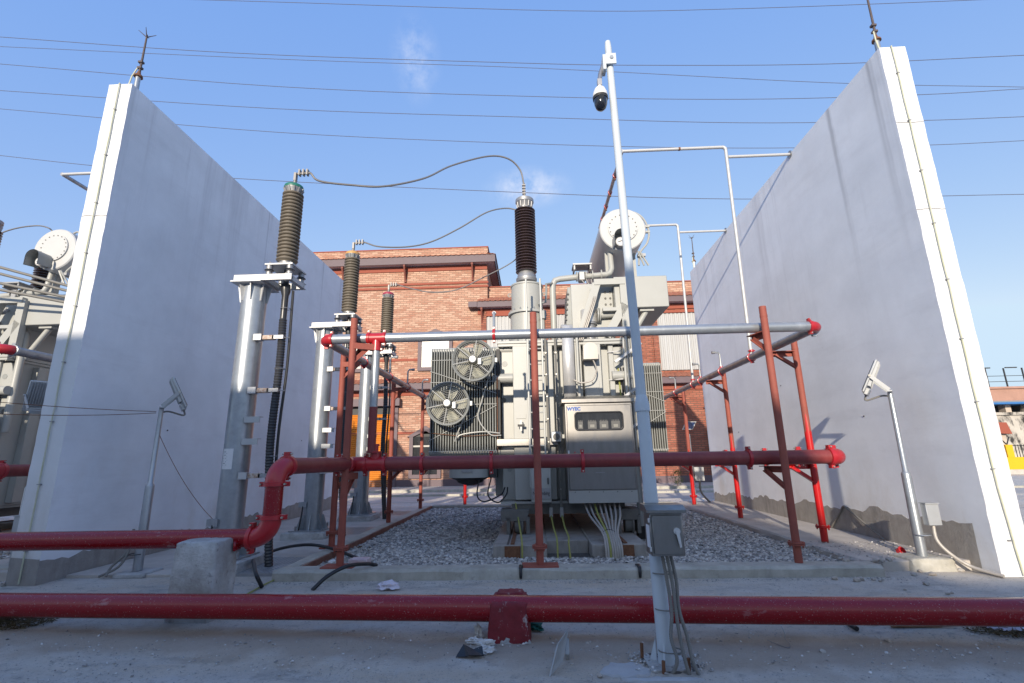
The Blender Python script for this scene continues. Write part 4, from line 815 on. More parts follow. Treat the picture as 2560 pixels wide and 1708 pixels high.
for k in range(6): a = k*1.047; T(MB().cyl((2.02+.085*math.cos(a), 9.2+.085*math.sin(a), 1.66), (2.02+.085*math.cos(a), 9.2+.085*math.sin(a), 1.80), .01, n=6), 'breather_rod', 'bolt', parent=br)
T(MB().cyl((2.09, 9.15, .05), (2.06, 9.2, 1.10), .075, n=16), 'cable_sleeve', 'rubber'); T(MB().cyl((1.90, 9.3, .3), (1.88, 9.3, 1.4), .06, n=14), 'drain_pipe')
for k, m in enumerate(('yg', 'rubber', 'rubber')): T(MB().tube([(1.70+k*.05, 9.5, 3.2), (1.72+k*.05, 9.45, 2.3), (1.80+k*.03, 9.4, 1.3)], .018, 6), 'control_cable', m)
T(MB().box(1.86, 2.14, 9.5, 9.7, .02, .36), 'pump_box', 'dark', bevel=.01)
# --- radiators
def radiator(x0, x1, y0, y1, z0, z1, m='txd', n=26, right=False):
    r = sub('radiator', tx, ((x0+x1)/2, y0, z0)); w = (x1-x0)/n; f = MB(); t = .007
    yc = (y0+y1)/2
    pr = [(0, y0+.03), (t, y0+.012), (t*1.3, y0), (-t*1.3, y0), (-t, y0+.012)]
    f.box(x0+w/2-t, x0+w/2+t, y0+.02, y1, z0+.09, z1-.06); f.cyl((x0+w/2, y0+.012, z0+.04), (x0+w/2, y0+.012, z1-.03), .0125, n=8)
    a = T(f, 'fin', m, parent=r)
    for k in range(1, n): inst(a, (w*k, 0, 0))
    for z in (z1-.04, z0+.06):
        T(MB().cyl((x0-.02, y0+.22, z), (x1+(-.0 if right else .35), y0+.22, z), .07, n=16), 'header_pipe', 'tx', parent=r); T(MB().cyl((x0-.02, y1-.12, z), (x1+.05, y1-.12, z), .07, n=16), 'header_pipe', 'tx', parent=r)
    h = z1-z0
    for z in (z0+.02, z0+h*.43, z0+h*.64, z0+h*.85): T(MB().cyl((x0, y0-.004, z+.05), (x1, y0-.004, z+.05), .007, n=6), 'tie_rod', 'mesh', parent=r)
    for p, q in (((x0, z0+h*.77), (x1, z0+h*.55)), ((x0, z0+h*.13), (x1, z0+h*.44))): T(MB().cyl((p[0], y0-.014, p[1]), (q[0], y0-.014, q[1]), .007, n=6), 'brace_rod', 'mesh', parent=r)
    return r
radL = radiator(-1.97, -.68, 9.32, 9.86, 1.58, 3.66)
radiator(-1.97, -.68, 9.98, 10.5, 1.58, 3.66, n=20); radiator(-1.97, -.68, 11.2, 11.74, 1.58, 3.66, n=20); radiator(1.98, 3.02, 11.25, 11.75, 1.58, 3.62, n=20, right=True)
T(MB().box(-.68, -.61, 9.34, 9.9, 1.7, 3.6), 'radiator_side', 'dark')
T(MB().tube(smoothpts([(-.75, 9.26, 3.28), (-.95, 9.24, 2.6), (-1.02, 9.24, 2.25), (-.8, 9.24, 1.95), (-.6, 9.3, 1.93)], 6), .012, 8), 'fan_lead', 'mesh'); T(MB().tube(smoothpts([(-1.26, 9.1, 2.3), (-1.45, 9.2, 1.85), (-1.35, 9.22, 1.95), (-.95, 9.24, 2.0), (-.62, 9.3, 1.97)], 6), .012, 8), 'fan_lead', 'mesh')
T(MB().tube([(-.66, 9.29, 3.1), (-.665, 9.29, 2.2), (-.66, 9.29, 1.6), (-.62, 9.3, 1.45)], .007, 6), 'copper_wire', 'rust'); T(MB().tube(smoothpts([(-1.97, 9.29, 2.0), (-1.3, 9.27, 1.93), (-.68, 9.29, 1.95)], 6), .006, 6), 'copper_wire', 'rust')
# --- fans
def fan(cx, cz, R=.385):
    y0, y1 = 8.94, 9.16; f = sub('cooling_fan', tx, (cx, y1, cz-R))
    sh = MB(); n = 44
    prof = [(R-.005, y1+.0), (R, y0+.02), (R+.022, y0), (R+.012, y0-.012), (R-.02, y0+.012), (R-.022, y1)]
    for (r, y) in prof:
        for k in range(n): a = 2*math.pi*k/n; sh.v.append((cx+r*math.cos(a), y, cz+r*math.sin(a)))
    m = len(prof)
    for i in range(m-1):
        for k in range(n): k2 = (k+1) % n; sh.f.append((i*n+k, i*n+k2, (i+1)*n+k2, (i+1)*n+k))
    T(sh, 'shroud', 'txd', parent=f, smooth=60)
    g = MB()
    for k in range(9): g.ring((cx, y0+.005, cz), (0,1,0), .11+k*.031, .0035, 36, 4)
    T(g, 'guard_rings', 'mesh', parent=f)
    for k in range(6):
        a = math.radians(20+k*60) if k % 3 else math.radians(12+k*60); d = Vector((math.cos(a), 0, math.sin(a))); c = Vector((cx, y0, cz)); T(MB().cyl(c+d*.09, c+d*R, .010, n=6), 'guard_spoke', 'mesh', parent=f)
    T(MB().lathe([(0,-.09),(.05,-.088),(.075,-.07),(.078,.16),(.05,.18)], (cx, y0, cz), 20, (0,1,0)), 'motor', 'fan', parent=f); T(MB().lathe([(0,-.012),(.06,-.01),(.073,.004)], (cx, y0-.09, cz), 20, (0,1,0)), 'motor_cap', 'alu', parent=f)
    T(MB().box(cx+.09, cx+.16, y0-.06, y0+.02, cz-.10, cz+.02), 'motor_terminal', 'lampg', parent=f, bevel=.01)
    ba = []; bf = []; u = 6; w = 5
    for i in range(u+1):
        r = .08+(R-.045-.08)*i/u; half = .30+.10*math.sin(math.pi*i/u)
        for k in range(w+1): s = k/w-.5; a = s*2*half + .25*i/u; ba.append((cx+r*math.cos(a), y0+.11 + s*.10 + .012*math.cos(s*6), cz+r*math.sin(a)))
    for i in range(u):
        for k in range(w): q = i*(w+1)+k; bf.append((q, q+1, q+w+2, q+w+1))
    b0 = T(MB().add(ba, bf), 'blade', 'fan', parent=f, origin=(cx, y0+.11, cz)); b0.modifiers.new('solid', 'SOLIDIFY').thickness = .006
    for k in range(1, 5):
        c = inst(b0, (0,0,0)); c.rotation_euler = (0, k*2*math.pi/5+.2, 0)
    b0.rotation_euler = (0, .2, 0)
    for a in (.9, 2.3, 4.0, 5.4): d = Vector((math.cos(a), 0, math.sin(a))); c = Vector((cx, y1, cz))+d*(R+.01); T(MB().box(c.x-.025, c.x+.025, y1-.02, 9.31, c.z-.02, c.z+.02), 'fan_bracket', 'txd', parent=f)
    T(MB().box(cx+R+.005, cx+R+.07, y0+.02, y0+.10, cz-.05, cz+.04), 'junction_box', 'mesh', parent=f, bevel=.008)
    return f
fan(-1.085, 3.315); fan(-1.555, 2.51)
# blower hanging under the radiator
bf_ = T(MB().lathe([(.40,1.17),(.40,1.50),(.37,1.51)], (-1.22, 9.62, 0), 36), 'bottom_fan', 'tx'); T(MB().lathe([(.10,1.03),(.24,1.08),(.26,1.12),(.38,1.165)], (-1.22, 9.62, 0), 28), 'fan_motor', 'dark', parent=bf_)
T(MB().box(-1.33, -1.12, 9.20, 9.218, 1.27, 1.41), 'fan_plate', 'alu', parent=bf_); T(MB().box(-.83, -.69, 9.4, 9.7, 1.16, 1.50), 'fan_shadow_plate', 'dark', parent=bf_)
for k in range(2): T(MB().tube(smoothpts([(-1.02+k*.22, 9.4, 1.16), (-1.05+k*.2, 9.3, .86), (-.92+k*.25, 9.3, .72-k*.02+.03), (-.62+k*.1, 9.35, .86), (-.55+k*.05, 9.5, .98)], 7), .013, 8), 'fan_cable', 'rubber', parent=bf_)
# --- under-frame, wheels, rails on concrete plinths
uf = T(MB().box(-.42, 1.62, 9.3, 13.2, .52, .735), 'base_frame', 'under'); T(MB().box(-.62, 1.78, 9.28, 13.3, .70, .738), 'base_plate', 'tx', parent=uf)
for s, x in ((0, -.46), (1, 1.46)):
    T(MB().prism([(x-.14, 9.0, .62), (x+.36, 9.0, .62), (x+.30, 9.0, .44), (x-.14, 9.0, .44)], (0, .5, 0)), 'axle_box', 'under', parent=uf)
    wh = T(MB().cyl((x+.10, 9.15, .36), (x+.22, 9.15, .36), .14, n=22).cyl((x+.22, 9.15, .36), (x+.25, 9.15, .36), .17, n=22), 'wheel', 'under', parent=uf); T(MB().box(x-.04, x+.02, 9.0, 9.3, .22, .50), 'wheel_fork', 'under', parent=uf); T(MB().box(x+.30, x+.36, 9.0, 9.3, .22, .50), 'wheel_fork', 'under', parent=uf)
fo = thing('transformer_foundation', 'low concrete foundation with two steel rails under the middle transformer', 'foundation', (.5, 7.95, 0))
for a, b in ((-.66, .62-.45), (.85, 1.70)): MB().box(a, b, 7.98, 13.6, -.04, .215).build('plinth', 'plinth', fo, bevel=.02)  # dark cement colour stands in for the deep shade under the tank
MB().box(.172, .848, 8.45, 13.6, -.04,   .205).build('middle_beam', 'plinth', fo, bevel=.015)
for x in (-.36, 1.36): 
    MB().box(x-.12, x+.12, 7.955, 7.978, .0, .20).build('rail_end_plate', 'rust', fo); MB().box(x-.03, x+.03, 8.0, 13.5, .217, .235).build('rail', 'rust', fo); MB().box(x-.09, x-.055, 8.0, 13.5, .216, .219).build('rail_groove', 'dirt', fo)
# ================================================================ fire-water pipework
def coupling(p, axis, r, parent, m='redfit', w=.045):
    p = Vector(p); a = Vector(axis).normalized(); u, v = ortho(a)
    up = Vector((0,0,1)) if abs(a.z) < .7 else Vector((1,0,0)); up = (up - a*up.dot(a)).normalized(); sd = a.cross(up)
    mb = MB().rings([(p-a*w*.5, r*1.10), (p-a*w*.42, r*1.24), (p+a*w*.42, r*1.24), (p+a*w*.5, r*1.10)], 20)
    for s in (-1, 1): mb.beam(p+up*s*r*1.15, p+up*s*r*1.62, w*1.3, r*.5, a)
    c = mb.build('coupling', m, parent, smooth=40)
    for s in (-1, 1): MB().cyl(p+up*s*r*1.40-sd*r*.62, p+up*s*r*1.40+sd*r*.62, r*.12, n=6).build('coupling_bolt', 'bolt', c)
    return c
def elbow(p0, corner, p1, r, parent, m='redfit', n=8):
    """quarter bend from p0 to p1 round the corner point"""
    p0, corner, p1 = Vector(p0), Vector(corner), Vector(p1); pts = []
    for i in range(n+1):
        t = i/n; a = t*math.pi/2; pts.append(corner + (p0-corner)*(1-math.sin(a)) + (p1-corner)*(1-math.cos(a)))
    return MB().tube(pts, r*1.08, 20).build('elbow', m, parent, smooth=50)
def pipe(p, q, r, parent, m, name='pipe', n=24): return MB().cyl(p, q, r, n=n).build(name, m, parent)
# ---- upper galvanised ring
ZU, XL, XR, YU = 3.33, -3.18, 4.27, 7.16; r = .074
ur = thing('upper_sprinkler_pipe', 'galvanised sprinkler pipe ring at head height above the red one, round the middle transformer', 'pipe', (.5, YU, ZU))
pipe((XL+.14, YU, ZU), (-2.47, YU, ZU), r, ur, 'galv'); pipe((-2.23, YU, ZU), (XR-.14, YU, ZU), r, ur, 'galv')
pipe((XL, YU+.14, ZU), (XL, 15.6, ZU), r*.95, ur, 'galvd'); pipe((XR, YU+.14, ZU), (XR, 15.9, ZU), r*.95, ur, 'galvd')
elbow((XL+.13, YU, ZU), (XL, YU, ZU), (XL, YU+.13, ZU), r, ur); elbow((XR-.13, YU, ZU), (XR, YU, ZU), (XR, YU+.13, ZU), r, ur)
coupling((XL+.13, YU, ZU), (1,0,0), r, ur); coupling((XL, YU+.13, ZU), (0,1,0), r, ur); coupling((XR-.13, YU, ZU), (1,0,0), r, ur); coupling((XR, YU+.15, ZU), (0,1,0), r, ur, 'galv')
MB().cyl((-2.50, YU, ZU), (-2.20, YU, ZU), r*1.1, n=22).cyl((-2.35, YU, ZU), (-2.35, YU, ZU-.19), r*.95, n=20).build('tee', 'redfit', ur)
coupling((-2.47, YU, ZU), (1,0,0), r, ur); coupling((-2.23, YU, ZU), (1,0,0), r, ur); coupling((-2.35, YU, ZU-.18), (0,0,1), .062, ur)
pipe((-2.35, YU, ZU-.19), (-2.35, YU, 2.28), .058, ur, 'galv', 'down_pipe'); pipe((-2.35, YU, 2.28), (-2.35, YU, 1.62), .06, ur, 'redm', 'down_pipe')
MB().cyl((XR, 15.9, ZU), (XR, 15.98, ZU), r*1.02, n=18).build('end_cap', 'galvd', ur)
def nozzle(p, h, d, parent=ur):
    p = Vector(p); d = Vector(d); n = MB().tube([p, p+Vector((0,0,h-.05)), p+Vector((0,0,h))+d*.03, p+Vector((0,0,h))+d*.13], .021, 8).build('nozzle_riser', 'galv', parent)
    MB().cyl(p+Vector((0,0,h))+d*.10, p+Vector((0,0,h))+d*.17, .03, .036, 10).build('nozzle', 'alu', n)
nozzle((-.55, YU, ZU), .36, (0,.3,0)); coupling((-.55, YU, ZU), (1,0,0), r, ur)
for y in (9.0, 10.7, 12.3, 14.0): nozzle((XL, y, ZU+.03), .42, (1,0,0)); coupling((XL, y, ZU), (0,1,0), r*.95, ur)
for y in (11.0, 12.4, 14.6): nozzle((XR, y, ZU+.03), .40, (-1,0,0)); coupling((XR, y, ZU), (0,1,0), r*.95, ur)
for y in (9.45, 13.0): coupling((XR, y, ZU), (0,1,0), r*.95, ur)
# ---- high loop standing on the ring, tied to the wall
ZH = 7.94
hl = thing('high_sprinkler_loop', 'thin galvanised sprinkler loop rising high above the middle conservator, tied to the right wall', 'pipe', (XR, 9.42, ZU))
pipe((XR, 9.45, ZU+.05), (XR+.03, 9.42, ZH-.06), .034, hl, 'zinc', 'riser', 14); pipe((XR, 13.0, ZU+.05), (XR+.03, 13.0, ZH-.06), .034, hl, 'zinc', 'riser', 14)
for y in (9.42, 13.0):
    elbow((XR+.03, y, ZH-.07), (XR+.03, y, ZH), (XR-.04, y, ZH), .034, hl, 'zinc'); pipe((XR-.04, y, ZH), (2.10, y, ZH+.0), .034, hl, 'zinc', 'cross_pipe', 14)
    pipe((XR+.06, y, ZH-.24), (5.63, y, ZH-.24), .032, hl, 'zinc', 'wall_tie', 14); MB().cyl((5.615, y, ZH-.24), (5.632, y, ZH-.24), .08, n=16).build('wall_plate', 'galvd', hl)
    MB().cyl((3.30, y, ZH), (3.34, y, ZH), .040, n=12).build('rust_joint', 'rust', hl); coupling((XR, y, ZU+.12), (0,0,1), .036, hl)
pipe((2.09, 9.40, ZH), (2.09, 13.05, ZH), .042, hl, 'galvd', 'spray_rail', 14)
for y in (10.35, 11.1, 11.8, 12.5):
    coupling((2.09, y, ZH), (0,1,0), .045, hl); MB().cyl((2.09, y, ZH-.03), (2.09, y, ZH-.12), .016, .024, 8).build('nozzle', 'rust', hl)
# ---- lower red ring and its supply
ZR, YR, rr = 1.452, 7.25, .098
lr = thing('lower_fire_pipe', 'matt maroon fire pipe ring at eye level running in front of the middle cabinet', 'pipe', (.5, YR, ZR))
XRL, XRR = -3.22, 4.30
pipe((XRL+.2, YR, ZR+.012), (-2.86, YR, ZR+.011), rr, lr, 'redm'); pipe((-2.48, YR, ZR+.01), (XRR-.12, YR, ZR), rr, lr, 'redm')
elbow((XRL+.19, YR, ZR+.012), (XRL, YR, ZR+.012), (XRL, YR+.19, ZR+.012), rr, lr); elbow((XRR-.14, YR, ZR), (XRR+.04, YR, ZR), (XRR+.04, YR+.18, ZR), rr*1.06, lr)
pipe((XRL, YR+.19, ZR), (XRL, 15.6, ZR), rr*.96, lr, 'redm'); pipe((XRR+.04, YR+.18, ZR), (XRR+.04, 15.6, ZR), rr*.96, lr, 'redm')
MB().cyl((-2.88, YR, ZR+.01), (-2.46, YR, ZR+.01), rr*1.07, n=24).cyl((-2.67, YR, ZR+.01), (-2.67, YR-.22, ZR+.01), rr*1.02, n=24).build('tee', 'redfit', lr)
MB().cyl((-2.43, YR, ZR+.01), (-2.19, YR, ZR+.01), rr*1.06, n=24).cyl((-2.31, YR, ZR+.01), (-2.31, YR, ZR+.17), rr*.85, rr*.8, n=24).build('tee', 'redfit', lr)
MB().lathe([(.11,.165),(.11,.185),(.062,.19),(.062,.26),(.075,.262),(.075,.29),(.06,.292)], (-2.33, YR-.03, ZR), 20).build('reducer', 'redfit', lr)
for x in (-2.86, -2.45, -2.17, -1.62, -.61, .70, 3.05): coupling((x, YR, ZR), (1,0,0), rr, lr, w=.05)
coupling((XRR-.12, YR, ZR), (1,0,0), rr, lr, w=.06); coupling((XRR+.04, YR+.2, ZR), (0,1,0), rr, lr, w=.06)
for y in (8.4, 9.6, 11.5): coupling((XRL, y, ZR), (0,1,0), rr, lr, w=.05); coupling((XRR+.04, y, ZR), (0,1,0), rr, lr, w=.05)
sp_ = thing('supply_fire_pipe', 'glossy red supply pipe rising through two elbows to the middle pipe ring', 'pipe', (-4, 5.5, .7))
XV, YV, ZS = -2.87, 5.5, .715
pipe((-11, YV-.02, ZS-.02), (XV-.20, YV, ZS), rr, sp_, 'redg'); elbow((XV-.20, YV, ZS), (XV, YV, ZS), (XV, YV, ZS+.20), rr, sp_, n=10)
pipe((XV, YV, ZS+.20), (XV, YV, ZR-.18), rr*.97, sp_, 'redg', 'riser'); elbow((XV, YV, ZR-.18), (XV, YV, ZR+.01), (XV+.02, YV+.19, ZR+.01), rr, sp_, n=10)
pipe((XV+.02, YV+.19, ZR+.01), (-2.67, YR-.2, ZR+.01), rr*.97, sp_, 'redm')
coupling((XV-.20, YV, ZS), (1,0,0), rr, sp_, w=.05); coupling((XV, YV, ZS+.21), (0,0,1), rr, sp_, w=.05); coupling((XV, YV, ZR-.18), (0,0,1), rr, sp_, w=.05); coupling((XV+.02, YV+.19, ZR+.01), (0,1,0), rr, sp_, w=.05); coupling((-2.68, YR-.2, ZR+.01), (0,1,0), rr, sp_, w=.05)
fm = thing('ground_fire_pipe', 'long glossy dark red fire main lying across the whole foreground', 'pipe', (0, 4.76, .23))
fa, fb = Vector((-11, 5.20, .215)), Vector((9.5, 4.24, .232)); pts = [fa.lerp(fb, k/12) for k in range(13)]
MB().tube(pts, .105, 40).build('pipe', 'redg', fm, smooth=60)
def rough_block(name, label, x0, x1, y0, y1, z1, m, seed, group=None, amp=.014, taper=.03):
    rg = random.Random(seed); n = 7; bm = bmesh.new(); bmesh.ops.create_cube(bm, size=1); bmesh.ops.subdivide_edges(bm, edges=bm.edges, cuts=15, use_grid_fill=True)
    mb = MB()
    bm.verts.index_update()
    for v in bm.verts:
        p = v.co; t = (.5-p.z)*taper; q = Vector((x0+(x1-x0)*(p.x+.5)+p.x*2*t, y0+(y1-y0)*(p.y+.5)+p.y*2*t, -.05+(z1+.05)*(p.z+.5)))
        edge = sum(abs(abs(c)-.5) < .01 for c in p); a = amp*(2.0 if edge >= 2 else 1)
        d = Vector((noise.noise(q*9+Vector((seed,0,0))), noise.noise(q*9+Vector((0,seed,5))), noise.noise(q*9+Vector((3,0,seed)))*.6))*a + Vector((noise.noise(q*34), noise.noise(q*34+Vector((9,0,0))), noise.noise(q*34+Vector((0,9,0)))))*max(a*.7, .006)
        if edge >= 2: d -= Vector((p.x, p.y, max(p.z, 0)))*.016
        mb.v.append(tuple(q+d))
    mb.f = [tuple(v.index for v in f.verts) for f in bm.faces]; bm.free()
    return mb
cb1 = rough_block('pipe_block', '', -3.64, -3.21, 5.11, 5.50, .735, 'block', 4, amp=.009, taper=.015).build('concrete_pipe_block', 'block', smooth=50)
tag(cb1, 'rough grey concrete block carrying the red supply pipe', 'block')
MB().box(-3.195, -3.165, 5.36, 5.50, .60, .70).build('paint_spill', 'redg', cb1, bevel=.014)
sp2 = MB(); rgx = random.Random(2)
for k in range(9): x = -3.66+rgx.uniform(0, .34); sp2.rock((x, 5.075+rgx.uniform(0,.01), .20+rgx.uniform(-.012,.02)), .022, k, (1.6,.25,.6))
sp2.build('red_paint_smear', 'redg', cb1, smooth=0)
cb2 = rough_block('pipe_block', '', -.405, -.09, 4.58, 4.97, .298, 'redblock', 9, amp=.008).build('red_pipe_block', 'redg', smooth=50); tag(cb2, 'low concrete block painted red, clasping the foreground pipe', 'block')
M['redchip'] = mat('chipped_dull_red_paint', (.20, .010, .018), .7, var=.3, vscale=14, bump=.3, bscale=50); overlay(M['redchip'], (.42, .36, .35), 13, .60, .66, (1, 1, .8), amount=.9); cb2.data.materials[0] = M['redchip']
rough_block('x', '', -.40, -.085, 4.572, 4.98, .055, 'block', 3, amp=.012).build('bare_foot', 'block', cb2, smooth=50)
rough_block('x', '', -.37, -.12, 4.82, 5.0, .315, 'block', 5, amp=.008).build('rear_lip', M['redchip'], cb2, smooth=50)
# ---- posts carrying both rings
def angle_bracket(p, d, L, parent, m, gus=.30):
    """steel arm with a diagonal brace"""
    p = Vector(p); d = Vector(d).normalized()
    a = MB().beam(p, p+d*L, .09, .012).beam(p+Vector((0,0,-.04))+d.cross(Vector((0,0,1)))*.045, p+d*L+Vector((0,0,-.04))+d.cross(Vector((0,0,1)))*.045, .012, .09); a.build('bracket_arm', m, parent)
    MB().beam(p+Vector((0,0,-gus-.02)), p+d*(L-.05)+Vector((0,0,-.06)), .07, .012).beam(p+Vector((0,0,-gus+.01)), p+d*(L-.08)+Vector((0,0,-.05)), .012, .06).build('brace', m, parent)
def post(x, y, label, arms, z0=.12, h=3.6, r=.05, plate=(.14,.14), redto=0, fl=.36, m='primer', ring_m=None):
    t = thing('pipe_support_post', label, 'post', (x, y, z0), 'red posts carrying the sprinkler pipe rings'); ring_m = ring_m or m
    MB().rings([((x,y,z0), r), ((x,y,h-.16), r), ((x,y,h-.16), r*1.06), ((x,y,h-.13), r*1.06), ((x,y,h-.13), r), ((x,y,h), r)], 20).build('post', m, t)
    if redto:
        mb = MB(); n = 20; rg = random.Random(int(y*9)); vs = []
        for zz in (0, 1):
            for k in range(n): a = 2*math.pi*k/n; vs.append((x+(r+.0025)*math.cos(a), y+(r+.0025)*math.sin(a), z0+.02 if not zz else redto+rg.uniform(-.03,.03)+(.30 if k in (13,14) else 0)))
        MB().add(vs, [(k, (k+1) % n, n+(k+1) % n, n+k) for k in range(n)]).build('painted_foot', 'redpost', t)
    f = MB().lathe([(r,fl-.02),(r*2.0,fl-.02),(r*2.0,fl-.003),(r*1.1,fl-.003),(r*1.1,fl+.003),(r*2.0,fl+.003),(r*2.0,fl+.02),(r,fl+.02)], (x,y,z0-.12), 24).build('flange', ring_m, t)
    for k in range(4): a = k*math.pi/2+.7; c = Vector((x+r*1.65*math.cos(a), y+r*1.65*math.sin(a), z0-.12+fl)); MB().cyl(c-Vector((0,0,.05)), c+Vector((0,0,.03)), .011, n=6).build('flange_bolt', ring_m, f)
    if plate: MB().box(x-plate[0], x+plate[0], y-plate[1], y+plate[1], z0-.002, z0+.022).build('base_plate', ring_m if redto == 0 else 'redpost', t, bevel=.003)
    for (z, d, L, mm) in arms: angle_bracket((x, y, z), d, L, t, mm or m)
    return t
ZA, ZB = 3.235, 1.335
posts = [
 post(-2.65, 6.99, 'tall red oxide post in front of the left end of the pipe rings', [(ZA,(0,1,0),.34,None),(ZB,(0,1,0),.38,None),(ZA-.02,(1,.55,0),.30,None)], plate=(.22,.13)),
 post(.05, 6.94, 'red oxide post on the kerb right before the ladder of the transformer', [(ZA,(0,1,0),.32,None),(ZB,(0,1,0),.40,None)], plate=(.24,.13)),
 post(3.40, 6.97, 'red oxide post in front of the right end of the pipe rings', [(ZA,(-.25,1,0),.36,None),(ZB,(-.35,1,0),.42,None)], plate=None)]
sidelab = [('post just behind the leftmost red oxide post', 'bright red painted post nearest the camera beside the right wall'), ('red oxide post half way along the left gravel kerb', 'bright red painted post half way along the right walkway'), ('farthest red oxide post on the left gravel kerb', 'farthest bright red post on the right walkway')]
for i, y in enumerate((8.5, 11.75, 15.0)):
    posts.append(post(-3.38, y, sidelab[i][0], [(ZA,(1,0,0),.32,None),(ZB,(1,0,0),.32,None)], r=.052, plate=(.16,.13) if i == 0 else None, h=3.42))
    posts.append(post(4.60, y, sidelab[i][1], [(ZA,(-1,0,0),.42,None),(ZB,(-1,0,0),.42,'redpost')], r=.052, plate=None, h=3.42, redto=(1.85,1.65,1.35)[i], ring_m='redpost'))
post(-2.2, 16.05, 'short red post behind the radiator under the far end of the ring', [(ZB,(0,-1,0),.32,None)], h=1.6, redto=1.5, plate=None, ring_m='redpost')
post(-.55, 16.05, 'red post at the back kerb seen below the bottom fan', [(ZB,(0,-1,0),.32,None)], h=3.4, redto=1.9, plate=None, ring_m='redpost')
# ================================================================ cable termination poles
def termination(y, cap, label):
    x = -4.55; zt = 4.375; R = .19
    t = thing('cable_termination_pole', label, 'pole', (x, y, 0), 'cable termination poles along the left wall')
    MB().rings([((x,y,.19), R), ((x,y,1.5), R), ((x,y,1.5), R*1.012), ((x,y,1.54), R*1.012), ((x,y,1.54), R), ((x,y,zt-.02), R)], 40).build('pole', 'galv', t)
    rough_block('x', '', x-.42, x+.42, y-.42, y+.42, .165, 'block', int(y*3), amp=.008).build('footing', 'block', t, smooth=50)
    MB().box(x-.33, x+.33, y-.33, y+.33, .168, .19).build('base_plate', 'galv', t)
    for k in range(8):
        a = k*math.pi/4+.2; d = Vector((math.cos(a), math.sin(a), 0)); c = Vector((x, y, 0))
        MB().prism([c+d*R*.98+Vector((0,0,.19)), c+d*.32+Vector((0,0,.19)), c+d*.29+Vector((0,0,.24)), c+d*(R+.03)+Vector((0,0,.46)), c+d*R*.98+Vector((0,0,.46))], Vector((-d.y, d.x, 0))*.014).build('base_gusset', 'galv', t, smooth=0)
        MB().prism([c+d*R*.98+Vector((0,0,zt-.03)), c+d*.26+Vector((0,0,zt-.03)), c+d*.25+Vector((0,0,zt-.08)), c+d*(R+.02)+Vector((0,0,zt-.30)), c+d*R*.98+Vector((0,0,zt-.30))], Vector((-d.y, d.x, 0))*.014).build('head_gusset', 'zinc', t, smooth=0)
        if k % 2: MB().cyl(c+d*.36+Vector((0,0,.16)), c+d*.36+Vector((0,0,.27)), .018, n=8).build('anchor_bolt', 'galvd', t)
    MB().box(x-.25, x+.25, y-.30, y+.30, zt-.028, zt-.005).build('head_plate', 'zinc', t)
    xi = -4.06; b0, b1 = x-.20, xi+.24
    for s in (-1, 1):
        yy = y+s*.23; w = MB().box(b0-.02, b1, yy-.035*1, yy-.028, zt-.003, zt+.097).box(b0-.02, b1, yy-.028, yy+.035, zt+.088, zt+.097).box(b0-.02, b1, yy-.028, yy+.035, zt-.003, zt+.005)
        w.build('channel_beam', 'zinc', t, smooth=0)
    for xx in (b0+.1, xi-.22, xi+.20): MB().box(xx-.035, xx+.035, y-.19, y+.19, zt+.0, zt+.08).build('cross_channel', 'zinc', t)
    ins = sub('sealing_end', t, (xi, y, zt+.1))
    for sx in (-1, 1):
        for sy in (-1, 1): 
            c = Vector((xi+sx*.17, y+sy*.20, 0)); MB().lathe([(.02,zt+.098),(.045,zt+.10),(.048,zt+.15),(.03,zt+.16),(.068,zt+.175),(.068,zt+.185),(.035,zt+.19),(.05,zt+.20),(.05,zt+.26),(.02,zt+.262)], c, 14).build('post_insulator', 'alu', ins)
            MB().lathe([(.069,zt+.174),(.075,zt+.18),(.069,zt+.186)], c, 14).build('insulator_skirt', 'rubber', ins); MB().cyl(c+Vector((0,0,zt+.26)), c+Vector((0,0,zt+.33)), .014, n=6).build('bolt', 'bolt', ins)
    MB().box(xi-.23, xi+.23, y-.25, y+.25, zt+.265, zt+.29).build('mounting_plate', 'zinc', ins)
    MB().lathe([(.17,zt+.291),(.17,zt+.31),(.125,zt+.32),(.12,zt+.40),(.14,zt+.41)], (xi,y,0), 28).build('lower_flange', 'alu', ins)
    for k in range(12): a = k*math.pi/6; c = Vector((xi+.15*math.cos(a), y+.15*math.sin(a), zt+.31)); MB().cyl(c, c+Vector((0,0,.04)), .012, n=6).build('flange_bolt', 'bolt', ins)
    nsh = 20; h = 1.28; z0 = zt+.40; prof = [(.13, z0-.01)]
    for i in range(nsh):
        z = z0+i*h/nsh; p = h/nsh; prof += [(.134, z+.004), (.162, z+p*.22), (.172, z+p*.42), (.170, z+p*.62), (.150, z+p*.86), (.134, z+p*.97)]
    MB().lathe(prof, (xi,y,0), 36).build('insulator', 'sil', ins, smooth=60)
    zc = z0+h; MB().lathe([(.12,zc-.01),(.125,zc+.02),(.15,zc+.06),(.155,zc+.085)], (xi,y,0), 28).build('cap_casting', 'alu', ins)
    for k in range(12): a = k*math.pi/6; d = Vector((math.cos(a), math.sin(a), 0)); c = Vector((xi,y,zc)); MB().beam(c+d*.125+Vector((0,0,-.005)), c+d*.158+Vector((0,0,.085)), .012, .03).build('cap_rib', 'alu', ins)
    MB().lathe([(.158,zc+.083),(.162,zc+.11),(.15,zc+.14),(.11,zc+.165),(.05,zc+.178),(0,zc+.18)], (xi,y,0), 32).build('cap', cap, ins, smooth=70)
    tm = MB().cyl((xi,y,zc+.17), (xi+.01,y,zc+.26), .03, n=10).box(xi-.01, xi+.03, y-.035, y+.035, zc+.25, zc+.40).cyl((xi+.0,y,zc+.39), (xi+.26,y+.02,zc+.41), .022, n=8)
    for k in range(3): tm.box(xi+.06+k*.07, xi+.085+k*.07, y-.025, y+.05, zc+.36, zc+.47)
